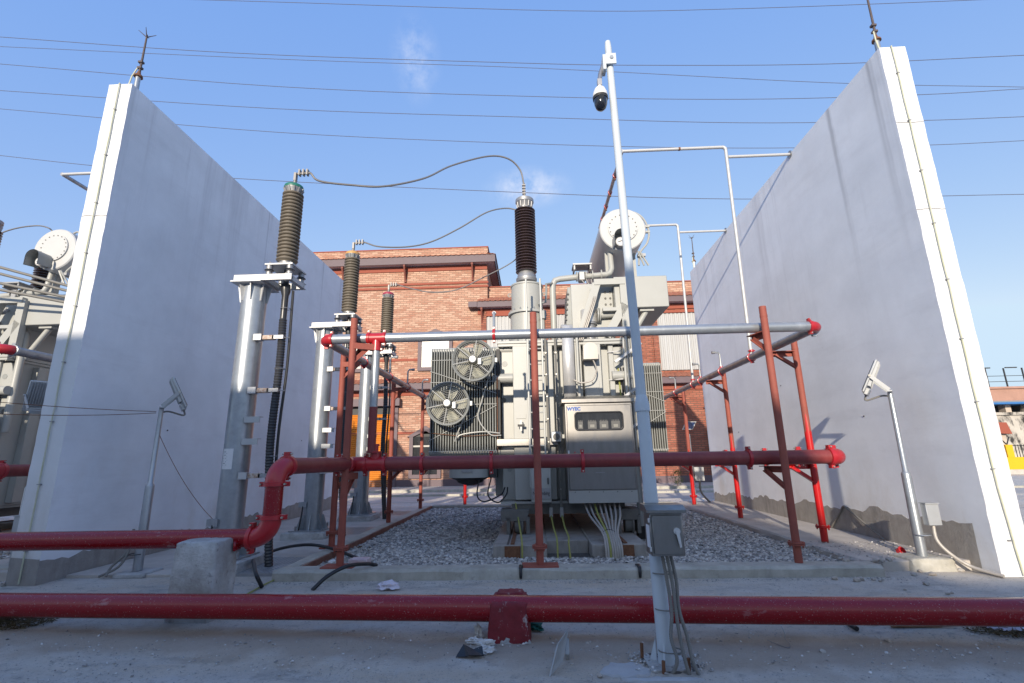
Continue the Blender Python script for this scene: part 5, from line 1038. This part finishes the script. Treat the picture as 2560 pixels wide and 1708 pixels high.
    tm.build('terminal_clamp', 'line', ins)
    # cable, conduit and their clamps
    xc = xi+.04; MB().rings([((xc-.02,y,zt+.26),.045),((xc-.02,y,zt+.0),.045),((xc-.02,y,zt-.0),.075),((xc-.01,y,zt-.12),.075),((xc-.01,y,zt-.2),.052),((xc,y-.02,zt-.66),.05)], 16).build('cable_gland', 'corr', ins)
    cp = smoothpts([(xc,y-.02,zt-.6),(xc+.03,y-.05,3.0),(xc+.01,y-.06,1.8),(xc+.06,y-.03,.9),(xc+.12,y+.02,.03)], 8); corrugated(cp, .062, .044, .13, 14).build('conduit', 'corr', t, smooth=30)
    MB().tube(smoothpts([(xc+.10,y+.03,zt-.1),(xc+.12,y+.02,3.0),(xc+.09,y+.0,1.8),(xc+.13,y+.02,.05)], 6), .022, 8).build('earth_lead', 'rubber', t)
    for j, z in enumerate((3.45, 2.6, 1.32)):
        MB().box(x+R*.8, x+R+.09, y-.17, y-.155, z-.05, z+.05).box(x+R*.8, x+R+.09, y-.155, y-.06, z+.044, z+.05).box(x+R*.8, x+R+.09, y-.155, y-.06, z-.05, z-.044).build('clamp_channel', 'zinc', t, smooth=0)
        MB().box(x+R+.01, xc-.06, y-.14, y-.06, z-.035, z+.035).build('clamp_arm', 'rustw', t, bevel=.004); MB().box(xc-.09, xc+.09, y-.14, y-.10, z-.03, z+.03).cyl((xc-.1,y-.12,z), (xc+.19,y-.12,z-.01), .008, n=6).build('cable_clamp', 'galvd', t)
    for z in (2.15, 1.82): MB().box(x+R*.75, x+R+.20, y-.16, y-.15, z-.045, z+.045).box(x+R*.75, x+R+.20, y-.15, y-.06, z+.037, z+.045).build('spare_bracket', 'lampg', t, smooth=0)
    for z in (3.95, 2.95, 1.6): MB().ring((xc+.03, y-.03, z), (0,0,1), .075, .006, 18, 5).build('cable_tie', 'alu', t)
    MB().box(x-R-.02, x-.05, y-R-.03, y-R+.05, .62, .72).build('earth_tab', 'galv', t); MB().tube([(x-.12, y-R-.02, .64), (x-.13, y-R-.05, .4), (x-.16, y-R-.1, .04)], .014, 6).build('earth_strap', 'rubber', t)
    return t
tp = [termination(7.5, 'green', 'galvanised cable pole nearest the camera, its brown insulator capped in green'), termination(10.35, 'amber', 'galvanised cable pole in the middle of the row, insulator capped in amber'), termination(13.2, 'maroon', 'galvanised cable pole farthest back, its insulator capped in maroon')]
nt_ = sub('notice', tp[0], (-4.62, 7.3, 1.5)); 
mb = MB(); n = 6
for i in range(2):
    for k in range(n+1): a = math.radians(-128 + k*9); mb.v.append((-4.55+.193*math.cos(a), 7.5+.193*math.sin(a), 1.42+i*.30))
mb.f = [(k, k+1, n+2+k, n+1+k) for k in range(n)]; mb.build('notice_paper', 'paper', nt_)
lb = MB()
for q in range(9):
    a0 = math.radians(-122); a1 = math.radians(-122+14+(q*7 % 12)); z = 1.67-q*.024
    v = [(-4.55+.1945*math.cos(a0), 7.5+.1945*math.sin(a0), z), (-4.55+.1945*math.cos(a1), 7.5+.1945*math.sin(a1), z), (-4.55+.1945*math.cos(a1), 7.5+.1945*math.sin(a1), z+.006), (-4.55+.1945*math.cos(a0), 7.5+.1945*math.sin(a0), z+.006)]
    lb.add(v, [(0,1,2,3)])
lb.build('notice_print', 'ink', nt_)
zc = 4.375+.40+1.28
tag(MB().box(-4.05, -3.80, 10.55, 10.75, .95, 1.55).build('meter_box', 'lampg', bevel=.01), 'grey meter box behind the leftmost red posts beside the middle cable pole', 'box')
def conductor(pts, label, r=.018):
    return tag(MB().tube(smoothpts(pts, 10), r, 8).build('conductor', 'line'), label, 'cable', 'conductors from the cable poles to the bushings')
def wpt(px, py, Y): return tuple(at(px, py, Y))
conds = [conductor([(-3.80,7.52,zc+.41), wpt(800,453,7.6), wpt(880,463,7.8), wpt(960,466,8.0), wpt(1060,446,8.5), wpt(1130,414,9.0), wpt(1220,391,9.6), wpt(1270,397,9.8), wpt(1300,425,9.95), (-.05,10,7.55)], 'thick sagging conductor from the green capped pole up to the front bushing', .019),
 conductor([(-3.80,10.37,zc+.41), wpt(950,617,10.4), wpt(1020,617,10.6), wpt(1080,604,10.8), wpt(1150,570,11.0), wpt(1215,532,11.2), wpt(1262,521,11.4), wpt(1295,527,11.45), (-.05,11.45,7.55)], 'conductor from the amber capped pole that passes behind the front bushing', .018),
 conductor([(-3.80,13.22,zc+.41), wpt(1030,722,13.2), wpt(1080,731,13.1), wpt(1140,725,13.0), wpt(1200,698,13.0), wpt(1285,652,12.9), (-.05,12.9,7.5)], 'thin looking conductor from the maroon capped pole to the rear bushing', .017)]
# ================================================================ CCTV pole
cp = thing('camera_pole', 'tall pale grey pole with a dome camera at its top and a steel switch box', 'pole', (.94, 4.12, 0))
def pc(z): return Vector((.945-.0155*z, 4.12, z))
MB().rings([(pc(0), .058), (pc(1.2), .054), (pc(1.86), .051)], 32).build('lower_tube', 'polep', cp); MB().rings([(pc(1.86), .051), (pc(1.865), .060), (pc(1.925), .060), (pc(1.99), .045), (pc(2.0), .041)], 32).build('collar', 'polep', cp)
MB().rings([(pc(1.995), .041), (pc(3.7), .037), (pc(5.50), .033), (pc(5.57), .027)], 28).build('upper_tube', 'polep', cp)
bk = MB().box(pc(5.32).x-.045, pc(5.32).x+.055, 4.06, 4.075, 5.26, 5.38).build('camera_bracket', 'polep', cp); MB().cyl((pc(5.32).x+.01, 4.05, 5.33), (pc(5.32).x+.01, 4.06, 5.33), .018, n=12).build('bracket_bolt', 'galv', bk); MB().box(pc(5.32).x-.075, pc(5.32).x-.046, 4.06, 4.16, 5.20, 5.37).build('bracket_plate', 'polep', bk)
MB().tube([(.81,4.14,5.34),(.765,4.12,5.20),(.745,4.10,5.09)], .022, 12).build('camera_arm', 'galvd', bk); MB().box(.722, .765, 4.07, 4.115, 5.03, 5.10).build('arm_joint', 'galvd', bk)
dm = sub('dome_camera', cp, (.742, 4.09, 4.85)); c = (.742, 4.09, .30); k8 = .80
def dl(prof): return [(rr_*k8, 4.93+(zz_-5.03)*k8-.19) for rr_, zz_ in prof]
MB().lathe(dl([(.02,5.03),(.03,5.0),(.062,4.97),(.085,4.91),(.092,4.86),(.090,4.855)]), c, 28).build('shell', 'camw', dm, smooth=60); MB().lathe(dl([(.092,4.856),(.090,4.82),(.080,4.815)]), c, 28).build('shade_ring', 'dark', dm)
MB().lathe(dl([(.080,4.86),(.082,4.80),(.076,4.75),(.058,4.70),(.03,4.675),(0,4.668)]), c, 28).build('dome', 'dome', dm, smooth=80); MB().cyl((.742,4.035,4.86), (.742,4.02,4.855), .026, n=16).build('lens', 'glass', dm)
bx = sub('switch_box', cp, (.975, 3.9, .78)); bx0, bx1 = .845, 1.085
MB().box(bx0, bx1, 3.86, 4.045, .79, 1.09).build('box_body', 'stain', bx, bevel=.004); MB().prism([(bx0-.025, 3.825, 1.092), (bx0-.025, 3.825, 1.112), (bx0-.025, 3.90, 1.142), (bx0-.025, 4.06, 1.145), (bx0-.025, 4.06, 1.092)], (bx1-bx0+.05, 0, 0)).build('box_roof', 'stain', bx, smooth=0)
MB().box(bx0+.015, bx1-.012, 3.842, 3.858, .805, 1.075).build('door', 'stain', bx, bevel=.003)
hd = MB().cyl((bx1-.055, 3.842, .965), (bx1-.055, 3.822, .965), .024, n=18).build('door_handle', 'shiny', bx); MB().prism([(bx1-.068,3.826,.965),(bx1-.042,3.826,.965),(bx1-.034,3.820,.86),(bx1-.046,3.820,.855)], (0,-.014,0)).build('lever', 'shiny', hd, smooth=0)
for z in (.84, 1.04): MB().cyl((bx0-.008, 3.852, z-.015), (bx0-.008, 3.852, z+.015), .008, n=8).build('hinge', 'shiny', bx)
MB().box(bx0-.003, bx0-.0005, 3.88, 3.985, .84, 1.0).build('side_label', 'paper', bx)
for k, (dx, dy) in enumerate(((-.005,-.08),(.03,-.085),(.065,-.07))):
    pts = smoothpts([(.945+dx*.9, 4.03+dy*.8, .79), (.97+dx, 4.06+dy, .6), (.985+dx*.8, 4.06+dy, .40), (.975+dx*(1.6 if k else 3), 4.06+dy, .22), (.99+dx*1.6, 4.04+dy*1.1, .08), (1.01+dx*2.0-.07*(k == 0), 4.03+dy*.6-.02*k, -.04)], 8)
    corrugated(pts, .0145, .011, .2, 8).build('cable_conduit', 'conduit', cp, smooth=30)
for z in (.63, .38, .10): MB().ring((.975, 4.09, z), (0,.1,1), .086, .005, 24, 5).build('cable_tie', 'conduit', cp)
for a in (2.4, 4.3, .6): d = Vector((math.cos(a), math.sin(a), 0)); MB().prism([Vector((.945,4.12,-.02))+d*.075, Vector((.945,4.12,-.02))+d*.14, Vector((.945,4.12,.16))+d*.075], Vector((-d.y,d.x,0))*.01).build('base_gusset', 'polep', cp, smooth=0)
MB().box(.80, 1.09, 3.98, 4.26, -.03, .008).build('base_plate', 'block', cp)
for (x, y, h) in ((.79,4.24,.10),(.885,3.97,.075),(1.07,3.99,.085)): MB().cyl((x,y,-.03), (x+.004,y,h), .013, n=8).build('anchor_bolt', 'rust', cp); 
def patch(name, m, cx, cy, rx, ry, h, seed, label=None):
    n = 40; rings_ = 6; mb = MB(); rg = random.Random(seed); ph = [rg.uniform(0, 6) for _ in range(3)]
    mb.v.append((cx, cy, h))
    for i in range(1, rings_+1):
        t = i/rings_
        for k in range(n):
            a = 2*math.pi*k/n; w = 1+.18*math.sin(2*a+ph[0])+.10*math.sin(5*a+ph[1])+.05*math.sin(11*a+ph[2]); x, y = cx+rx*t*w*math.cos(a), cy+ry*t*w*math.sin(a)
            zz = float(zground(np.array([[x]]), np.array([[y]]))[0,0]) if False else 0
            mb.v.append((x, y, h*(1-t**2)+ (-.03 if i == rings_ else .0) + noise.noise(Vector((x,y,seed))*14)*.006))
    for k in range(n): mb.f.append((0, 1+k, 1+(k+1) % n))
    for i in range(rings_-1):
        for k in range(n): a = 1+i*n; mb.f.append((a+k, a+n+k, a+n+(k+1) % n, a+(k+1) % n))
    o = mb.build(name, m); o['kind'] = 'structure'; return o
patch('cement_patch', 'cement', .62, 4.02, .17, .17, .012, 3); patch('cement_patch', 'cement', .86, 3.86, .26, .05, .010, 8)
patch('pit', 'dirt', .96, 4.16, .24, .20, .007, 5)
stones('broken_concrete', 420, .68, 1.24, 3.98, 4.42, .004, .006, .022, 'grit')
# ================================================================ floodlights
def floodlight(x, y, z0, label, lean=0, aim=(.78, .61)):
    t = thing('floodlight_pole', label, 'lamp', (x, y, z0))
    MB().rings([((x,y,z0), .062), ((x-lean*.5,y,1.20), .058), ((x-lean*.5,y,1.22), .052), ((x-lean*.5,y,1.24), .036), ((x-lean,y,2.32), .032)], 24).build('pole', 'galv', t)
    X = x-lean; top = Vector((X, y, 2.32)); a = Vector((aim[0], aim[1], 0)).normalized(); w = Vector((-a.y, a.x, 0)); th = math.radians(27)
    n = a*math.cos(th)+Vector((0,0,math.sin(th))); d = Vector((0,0,math.cos(th)))-a*math.sin(th); c = top+a*.19+Vector((0,0,.25))
    h = sub('lamp_head', t, top)
    MB().beam(c-d*.25, c+d*.25, .46, .035, n).build('housing', 'lampg', h, bevel=.01); MB().beam(c-d*.225+n*.02, c+d*.225+n*.02, .41, .01, n).build('front_glass', 'glass', h)
    MB().beam(c-d*.27-n*.03, c-d*.17-n*.03, .30, .06, n).build('driver_box', 'lampg', h, bevel=.008)
    f0 = MB().beam(c-d*.14-n*.035-w*.20, c+d*.23-n*.022-w*.20, .008, .04, n).build('cooling_fin', 'lampg', h)
    for k in range(1, 14): inst(f0, w*(.0308*k))
    for s in (-1, 1): MB().beam(top+w*s*.20+Vector((0,0,.03)), c+w*s*.242, .05, .012, w).build('yoke', 'lampg', h); MB().cyl(c+w*s*.235, c+w*s*.26, .018, n=8).build('yoke_bolt', 'bolt', h)
    MB().beam(top-w*.205+Vector((0,0,.015)), top+w*.205+Vector((0,0,.015)), .06, .014).build('yoke_base', 'lampg', h)
    MB().tube(smoothpts([c-d*.26-n*.03, c-d*.34-n*.06, top+a*.10-Vector((0,0,.03)), top-Vector((0,0,.05))], 5), .013, 6).build('lamp_lead', 'conduit', h)
    return t, X
t, X = floodlight(-5.62, 7.2, .06, 'floodlight on a thin pole before the left fire wall, seen edge on', 0, (.78, .61))
MB().box(-5.84, -5.38, 7.02, 7.42, -.02, .055).build('base_slab', 'block', t, bevel=.02)
for k in range(2): MB().tube(smoothpts([(-5.70,7.12,.62), (-5.72,7.12,.35), (-5.78-.1*k,7.05,.14), (-5.98+.1*k,6.98,.03)], 6), .017, 8).build('base_cable', 'conduit', t)
for z in (.28, .5): MB().ring((-5.66,7.17,z), (0,0,1), .085, .006, 18, 5).build('cable_tie', 'rubber', t)
tR, XR_ = floodlight(5.13, 7.2, .15, 'floodlight on a silver pole standing on a concrete block by the right wall', 0, (-.81, .58))
fbk = tag(rough_block('x', '', 4.86, 5.40, 7.02, 7.45, .15, 'kerb', 12, amp=.01).build('lamp_foundation', 'kerb', smooth=50), 'concrete block under the silver floodlight pole by the right wall', 'block')
MB().box(5.17, 5.34, 7.02, 7.12, .55, .82).build('junction_box', 'lampg', tR, bevel=.006); MB().box(5.165, 5.345, 7.01, 7.13, .822, .835).build('box_lid', 'lampg', tR)
MB().tube(smoothpts([(5.26,7.08,.55), (5.25,7.05,.36), (5.34,6.98,.2), (5.5,6.9,.07), (5.62,6.62,.02)], 6), .022, 10).build('flexible_conduit', 'cond2', tR)
MB().ring((5.16,7.16,.42), (0,0,1), .09, .008, 18, 5).build('pole_clamp', 'galv', tR)
# far lamp with its glass turned to the viewer
q0 = gz(1738, 1258, .1); YL = q0.y; tl = thing('floodlight_pole', 'far floodlight with bluish glass in front of the brick building', 'lamp', q0)
MB().cyl(q0, (q0.x, YL, at(1730, 1085, YL).z), .05, n=16).build('pole', 'galv', tl); a_ = [at(*p, YL-.1) for p in ((1707,1074),(1732,1074),(1741,1054),(1716,1054))]
MB().prism(a_, (0, .09, 0)).build('housing', 'lampg', tl, smooth=0); cc = sum(a_, Vector())/4; MB().prism([cc+(p-cc)*.82+Vector((0,-.012,0)) for p in a_], (0, .008, 0)).build('front_glass', 'solar', tl, smooth=0)
MB().box(q0.x+.06, q0.x+.34, YL-.05, YL+.15, .75, 1.15).build('junction_box', 'lampg', tl); MB().tube(smoothpts([(q0.x+.2,YL,.75),(q0.x+.22,YL,.4),(q0.x+.5,YL-.1,.03)], 5), .03, 8).build('flexible_conduit', 'conduit', tl)
def sag(p, q, d, r, m, label, n=14):
    p, q = Vector(p), Vector(q); return tag(MB().tube([p.lerp(q, k/n)-Vector((0,0,d*4*(k/n)*(1-k/n))) for k in range(n+1)], r, 5).build('thin_wire', m), label, 'wire')
sag((-5.64,7.13,2.28), (-8.3,5.45,2.50), .05, .005, 'rust', 'upper thin brown wire from the left floodlight past the wall end'); sag((-5.64,7.13,2.26), (-8.3,5.40,2.30), .09, .005, 'rust', 'lower thin brown wire from the left floodlight past the wall end')
sag((-5.60,7.2,1.95), (-4.72,7.35,.72), .10, .0045, 'rust', 'thin brown wire hanging from the left floodlight to the green capped pole')
# ================================================================ the neighbouring bay on the left
nb = copy_tree(tx, BAY, 'neighbouring grey transformer half hidden behind the left fire wall')
for ch in list(nb.children):                                        # its corner pipe work differs: a plain tank corner
    if ch.name.split('.')[0] in ('pipe_bank', 'breather', 'cable_sleeve', 'drain_pipe', 'control_cable', 'ladder'):
        for g in [*ch.children, ch]: bpy.data.objects.remove(g)
copy_tree(fo, BAY, 'concrete foundation of the transformer behind the left fire wall')
copy_tree(ur, BAY, 'galvanised sprinkler ring of the bay behind the left fire wall'); copy_tree(lr, BAY, 'maroon fire pipe ring of the bay behind the left fire wall')
copy_tree(hl, BAY, 'thin high sprinkler pipe corner showing left of the left fire wall'); copy_tree(tR, BAY, 'finned floodlight on a pole at the left edge, behind the left wall end'); copy_tree(fbk, BAY, 'concrete block under the finned floodlight at the left edge')
copy_tree(tp[2], BAY, 'maroon capped cable pole beyond the left fire wall'); copy_tree(conds[0], BAY, 'conductor arching over the neighbouring conservator at the left edge'); copy_tree(conds[1], BAY, 'rear conductor of the neighbouring bay at the left edge')
copy_tree(posts[4], BAY, 'bright red post nearest the camera in the neighbouring bay'); copy_tree(posts[6], BAY, 'bright red post half way back in the neighbouring bay')
bevbox('kerb', 'kerb', -16.0, -8.3, 6.76, 7.06, -.05, .125); bevbox('walkway', 'slab', -8.29, -6.96, 6.9, 16.2, -.05, .118); stones('gravel_bed', 5000, -13, -8.3, 7.07, 13, .018, .03, .07, 'gravel')
for k in range(4):
    p = at(-30, 660+k*17+(8 if k > 1 else 0), 8.6); q = at(175, 716+k*13+(3 if k > 1 else 0), 9.0); d = (q-p)
    tag(MB().tube(smoothpts([p-d, p, q-d*.06, q, q+Vector((.06, .15, .12)), q+Vector((.07,.2,.35))], 5), .028, 10).build('busbar_tube', 'conduit'), ('uppermost','second from the top','third from the top','lowest')[k]+' of the four grey tubes running past the neighbouring insulators', 'tube', 'grey tubes at the left edge')
# ================================================================ loose things on the ground
def hose(pts, r, label, m='rubber'): return tag(MB().tube(smoothpts(pts, 8), r, 10).build('cable_end', m), label, 'cable')
G = lambda px, py, z=0: tuple(gz(px, py, z))
hose([G(635,1370,.25), G(633,1395,.12), (at(640,1425,6.4).x, 6.4, .18), G(655,1468,.01)], .024, 'black cable curving down in front of the checker plate')
hose([G(650,1393,.04), G(700,1372,.12), (gz(770,1362,.22)), gz(830,1372,.16), gz(905,1400,.07)], .024, 'long black cable arching from the conduit foot towards the gravel')
hose([G(780,1476,.0), gz(820,1440,.13), gz(870,1415,.20), gz(920,1410,.17), gz(942,1414,.13)], .024, 'short black cable lying over the front kerb')
hose([G(520,1520,.01), G(600,1494,.01), G(660,1462,.01), G(700,1444,.02)], .009, 'yellow green cord on the ground by the concrete block', 'yg')
def strap(px, label):
    x = gz(px, 1440, .06).x; y = 6.752; mb = MB(); w = .028
    pr = [(y+.16, .145), (y+.02, .142), (y-.012, .128), (y-.018, .05), (y-.012, .01)]
    for i, (yy, z) in enumerate(pr): mb.v += [(x-w+.01*i/4, yy, z), (x+w-.004*i, yy, z)]; 
    mb.f = [(2*i, 2*i+1, 2*i+3, 2*i+2) for i in range(len(pr)-1)]; o = mb.build('black_strap', 'rubber'); s = o.modifiers.new('solid', 'SOLIDIFY'); s.thickness = .012; return tag(o, label, 'strap')
strap(1302, 'black strap hooked over the kerb left of the middle post'); strap(1606, 'black strap hooked over the kerb left of the camera pole')
def crumple(name, m, c, r, sc, seed, label, cat, amp=.5, sub_=2):
    bm = bmesh.new(); bmesh.ops.create_icosphere(bm, subdivisions=sub_, radius=1); mb = MB(); c = Vector(c); bm.verts.index_update()
    for v in bm.verts:
        d = 1+amp*noise.noise(v.co*2.2+Vector((seed*3.1,0,0)))+amp*.6*noise.noise(v.co*5+Vector((0,seed,0)))
        p = Vector((v.co.x*sc[0], v.co.y*sc[1], max(v.co.z, -.35)*sc[2]))*r*d; mb.v.append(tuple(c+p))
    mb.f = [tuple(v.index for v in f.verts) for f in bm.faces]; bm.free(); return tag(mb.build(name, m, smooth=20), label, cat)
crumple('plastic_bag', 'plastic', G(970,1466,.03), .10, (1.3,.8,.55), 2, 'crumpled pale plastic bag lying before the front kerb', 'bag', .5, 3)
t = thing('torn_cloth', 'torn white cloth heap beside the red painted block', 'cloth', G(1200,1600,0))
for k, (px, py, r, sc) in enumerate(((1195,1583,.05,(.7,.5,1.3)),(1185,1602,.045,(1.2,.6,.5)),(1212,1612,.06,(1.1,.6,.6)),(1200,1628,.05,(.8,.6,.4)),(1222,1625,.04,(1,.6,.5)))):
    bm_ = crumple('cloth_fold', 'cloth', G(px,py,.02), r, sc, k+5, None, None, 1.0, 3); bm_.parent = t; bm_.location = WP[bm_]-WP[t]
fr_ = MB(); rg = random.Random(4)
for k in range(60):
    p = Vector(G(rg.uniform(1175,1232), rg.uniform(1592,1640), .01)); d = Vector((rg.uniform(-1,1), rg.uniform(-1,1), rg.uniform(0,.5)))*.05; fr_.tube([p, p+d*.5+Vector((0,0,.012)), p+d], .0015, 3)
fr_.build('loose_threads', 'cloth', t, smooth=0)['kind'] = 'stuff'
p = Vector(G(1175,1642,0)); tag(MB().add([p+Vector(v) for v in ((-.11,-.02,.005),(-.06,.06,.07),(.02,.04,.04),(.09,.05,.06),(.11,-.03,.02),(.0,-.05,.03),(-.03,-.03,.012))], [(0,1,6),(1,2,5,6),(2,3,4,5)]).build('rubber_scrap', 'rubber', smooth=0), 'folded black rubber scrap in front of the white cloth', 'scrap').modifiers.new('solid', 'SOLIDIFY').thickness = .006
bp = [at(1420,1571,4.35), gz(1408,1640,0), gz(1374,1693,0), gz(1381,1670,.12)]
A0, A1 = gz(1372,1694,0), gz(1400,1660,0); top = [at(1420,1570,A1.y+.25), at(1383,1640,A0.y+.04)]
tag(MB().prism([A0, gz(1404,1655,.02), at(1419,1572,A1.y+.22), at(1392,1612,A0.y+.14)], (.012,.004,.006)).build('fibre_board', 'board', smooth=0), 'thin grey board propped on edge in the foreground', 'board')
q = gz(1418, 1650); tag(MB().beam((q.x, q.y-.03, .03), (q.x+.01, q.y+.10, .10), .03, .05).build('board_offcut', 'board', bevel=.003), 'short grey offcut leaning behind the thin board', 'board')
crumple('green_rag', 'gcloth', G(1337,1568,.02), .055, (1.3,.8,.6), 11, 'small green rag right of the red painted block', 'rag', .9, 3)
tag(MB().ring(G(1327,1556,.03), (.4,-1,.3), .055, .006, 24, 6).build('pink_ring', 'pink'), 'thin pink plastic ring beside the red painted block', 'ring')
gl = thing('work_glove', 'yellow cotton work glove half under the foreground pipe', 'glove', G(1185,1546,0)); gp = Vector(G(1185,1543,.015))
MB().sphere(gp+Vector((0,.06,0)), .05, 14, 8, (1.0,1.2,.35)).build('palm', 'gloveY', gl)
for k in range(4): MB().tube([gp+Vector((-.036+k*.024, .02, 0)), gp+Vector((-.042+k*.028, -.02, .004)), gp+Vector((-.046+k*.031, -.05+.008*abs(k-1.5), -.002))], [.014,.013,.009], 8).build('finger', 'gloveY', gl)
MB().tube([gp+Vector((.04,.07,0)), gp+Vector((.075,.05,0)), gp+Vector((.09,.03,0))], [.015,.013,.009], 8).build('thumb', 'gloveY', gl)
tag(MB().box(-2.62, -2.36, 7.22, 7.42, .03, .17).build('carton', 'pink', bevel=.01), 'faded pink carton on the gravel behind the left front post', 'carton')
crumple('paper_scrap', 'paper', G(832,1407,.09), .05, (1.2,.7,.8), 21, 'crumpled white paper in the corner of the gravel pit', 'paper', .7)
st = Vector(G(2228,1563,.02)); en = Vector(G(2398,1563,.02)); ws = thing('wooden_handle', 'worn wooden tool handle lying under the foreground pipe at right', 'handle', st)
MB().rings([(st,.021),(st.lerp(en,.2),.020),(st.lerp(en,.72),.017),(st.lerp(en,.75),.014),(en,.011)], 12).build('handle', 'wood', ws)
tag(MB().cyl(G(2117,1556,.025), G(2142,1572,.02), .02, n=12).build('tube_offcut', 'rubber'), 'black tube offcut under the foreground pipe', 'tube')
tag(MB().ring(G(2168,1558,.01), (.2,.1,1), .06, .005, 20, 5).build('wire_loop', 'galvd'), 'small wire loop beside the black tube offcut', 'wire')
tag(MB().ring(G(297,1539,.012), (.1,.2,1), .075, .004, 26, 5).build('wire_loop', 'rubber'), 'black wire loop on the ground at left below the pipe', 'wire')
tag(MB().tube(smoothpts([G(1952,1562,.05), G(1962,1585,.03), G(1963,1598,.01), G(1975,1612,.006), G(1970,1620,.006), G(1945,1612,.006), G(1918,1600,.006)], 6), .003, 5).build('bent_wire', 'galvd'), 'thin bent wire on the ground right of the camera pole', 'wire')
tag(MB().cyl(G(1952,1562,.05), G(1963,1585,.02), .006, .003, 6).build('plastic_strip', 'paper'), 'white plastic strip standing beside the bent wire', 'strip')
def strawpile(name, c, rx, ry, n, seed, label, h=.12):
    rg = random.Random(seed); c = Vector(c); mb = MB()
    for k in range(n):
        a, q = rg.uniform(0,6.28), rg.random()**.6; p = c+Vector((rx*q*math.cos(a), ry*q*math.sin(a), h*(1-q)*rg.random())); d = Vector((rg.uniform(-1,1), rg.uniform(-1,1), rg.uniform(-.3,.45)))*rg.uniform(.04,.11)
        w = Vector((-d.y, d.x, 0)).normalized()*.004; mb.add([p-w, p+w, p+d*.6+w+Vector((0,0,.01)), p+d], [(0,1,2,3)])
    o = mb.build(name, 'straw', smooth=0); o['label'] = label; o['category'] = 'straw'; return o
strawpile('dry_straw_heap', G(25,1558,0), .38, .25, 900, 3, 'heap of dry brown straw at the left edge of the foreground'); strawpile('dry_straw_heap', G(2545,1578,0), .40, .13, 500, 5, 'flat litter of dry straw at the right edge below the pipe', .05)
crumple('blue_white_wrapper', 'plastic', G(2530,1572,.02), .08, (2.2,.6,.4), 31, 'blue white wrapper lying on the straw at the right edge', 'wrapper')
lf = thing('dry_leaf_pile', 'dry brown leaves caught in the left corner of the gravel', 'leaves', G(900,1375,.08)); rg = random.Random(8)
for k in range(5):
    p = Vector(G(895+k*9, 1372+rg.uniform(-6,10), .09)); d = Vector((rg.uniform(-.5,1), rg.uniform(-1,.3), rg.uniform(0,.3)))*.14; w = d.cross(Vector((0,0,1))).normalized()*.03
    MB().add([p, p+d*.4+w+Vector((0,0,.03)), p+d, p+d*.45-w*.6], [(0,1,2),(0,2,3)]).build('leaf', 'leafdry', lf, smooth=0)
# rubble stones by the right kerb
rg = random.Random(12); k = 0
spots = [(2085,1446),(2140,1450),(2150,1447),(2183,1448),(2200,1452),(2285,1436),(2300,1428),(2315,1458),(2330,1435),(2190,1401),(2205,1402),(2222,1398),(2270,1412),(2010,1402),(2022,1408),(2014,1397),(2030,1400),(2113,1401),(2098,1397),(2400,1425),(2380,1482),(2262,1474),(2370,1484),(1885,1630),(2020,1630),(2055,1628),(1500,1690),(1445,1600),(1470,1610),(1390,1633),(1430,1662),(2215,1600),(2224,1604)]
for (px, py) in spots:
    r = rg.uniform(.022, .05) if px > 1990 and py < 1470 else rg.uniform(.012, .026); zz = .12 if py < 1412 and px > 2080 else 0
    tag(MB().rock(G(px, py, zz+r*.35), r, k, (1.2,1,.75)).build('rubble_stone', 'stone', smooth=0), 'small stone lying loose on the yard in the foreground' if py > 1590 else 'pale rubble stone scattered before the right kerb and the lamp block' if zz == 0 and px > 1990 and py > 1418 else 'pale rubble stone at the right corner of the gravel kerb', 'stone', 'loose rubble stones'); k += 1
t = thing('loose_plug', 'small red plug on the walkway at the foot of the right wall', 'plug', G(2252,1378,.13)); pcp = Vector(G(2252,1378,.14))
MB().lathe([(.05,-.03),(.055,.03),(.035,.032),(.033,-.01),(0,-.012)], pcp, 16, (.2,-.8,.5)).build('shell', 'redfit', t)
# small shrub in front of the building
sh = gz(1695, 1216, .1); t = thing('small_shrub', 'little dark green shrub before the brick building at right', 'shrub', sh); rg = random.Random(3); mb = MB()
for k in range(420):
    a, h = rg.uniform(0, 6.28), rg.random(); q = .32*math.sin(math.pi*(.15+.8*h))*rg.random()**.4; p = sh+Vector((q*math.cos(a), q*math.sin(a), .08+.62*h)); d = Vector((math.cos(a), math.sin(a), rg.uniform(-.2,.9)))*.09; w = Vector((-d.y, d.x, rg.uniform(-.03,.03))).normalized()*.02
    mb.add([p, p+d*.5+w, p+d, p+d*.5-w], [(0,1,2,3)])
mb.build('foliage', 'leaf', t, smooth=0)['kind'] = 'stuff'; MB().cyl(sh, sh+Vector((0,0,.5)), .02, .008, 6).build('stem', 'twig', t)
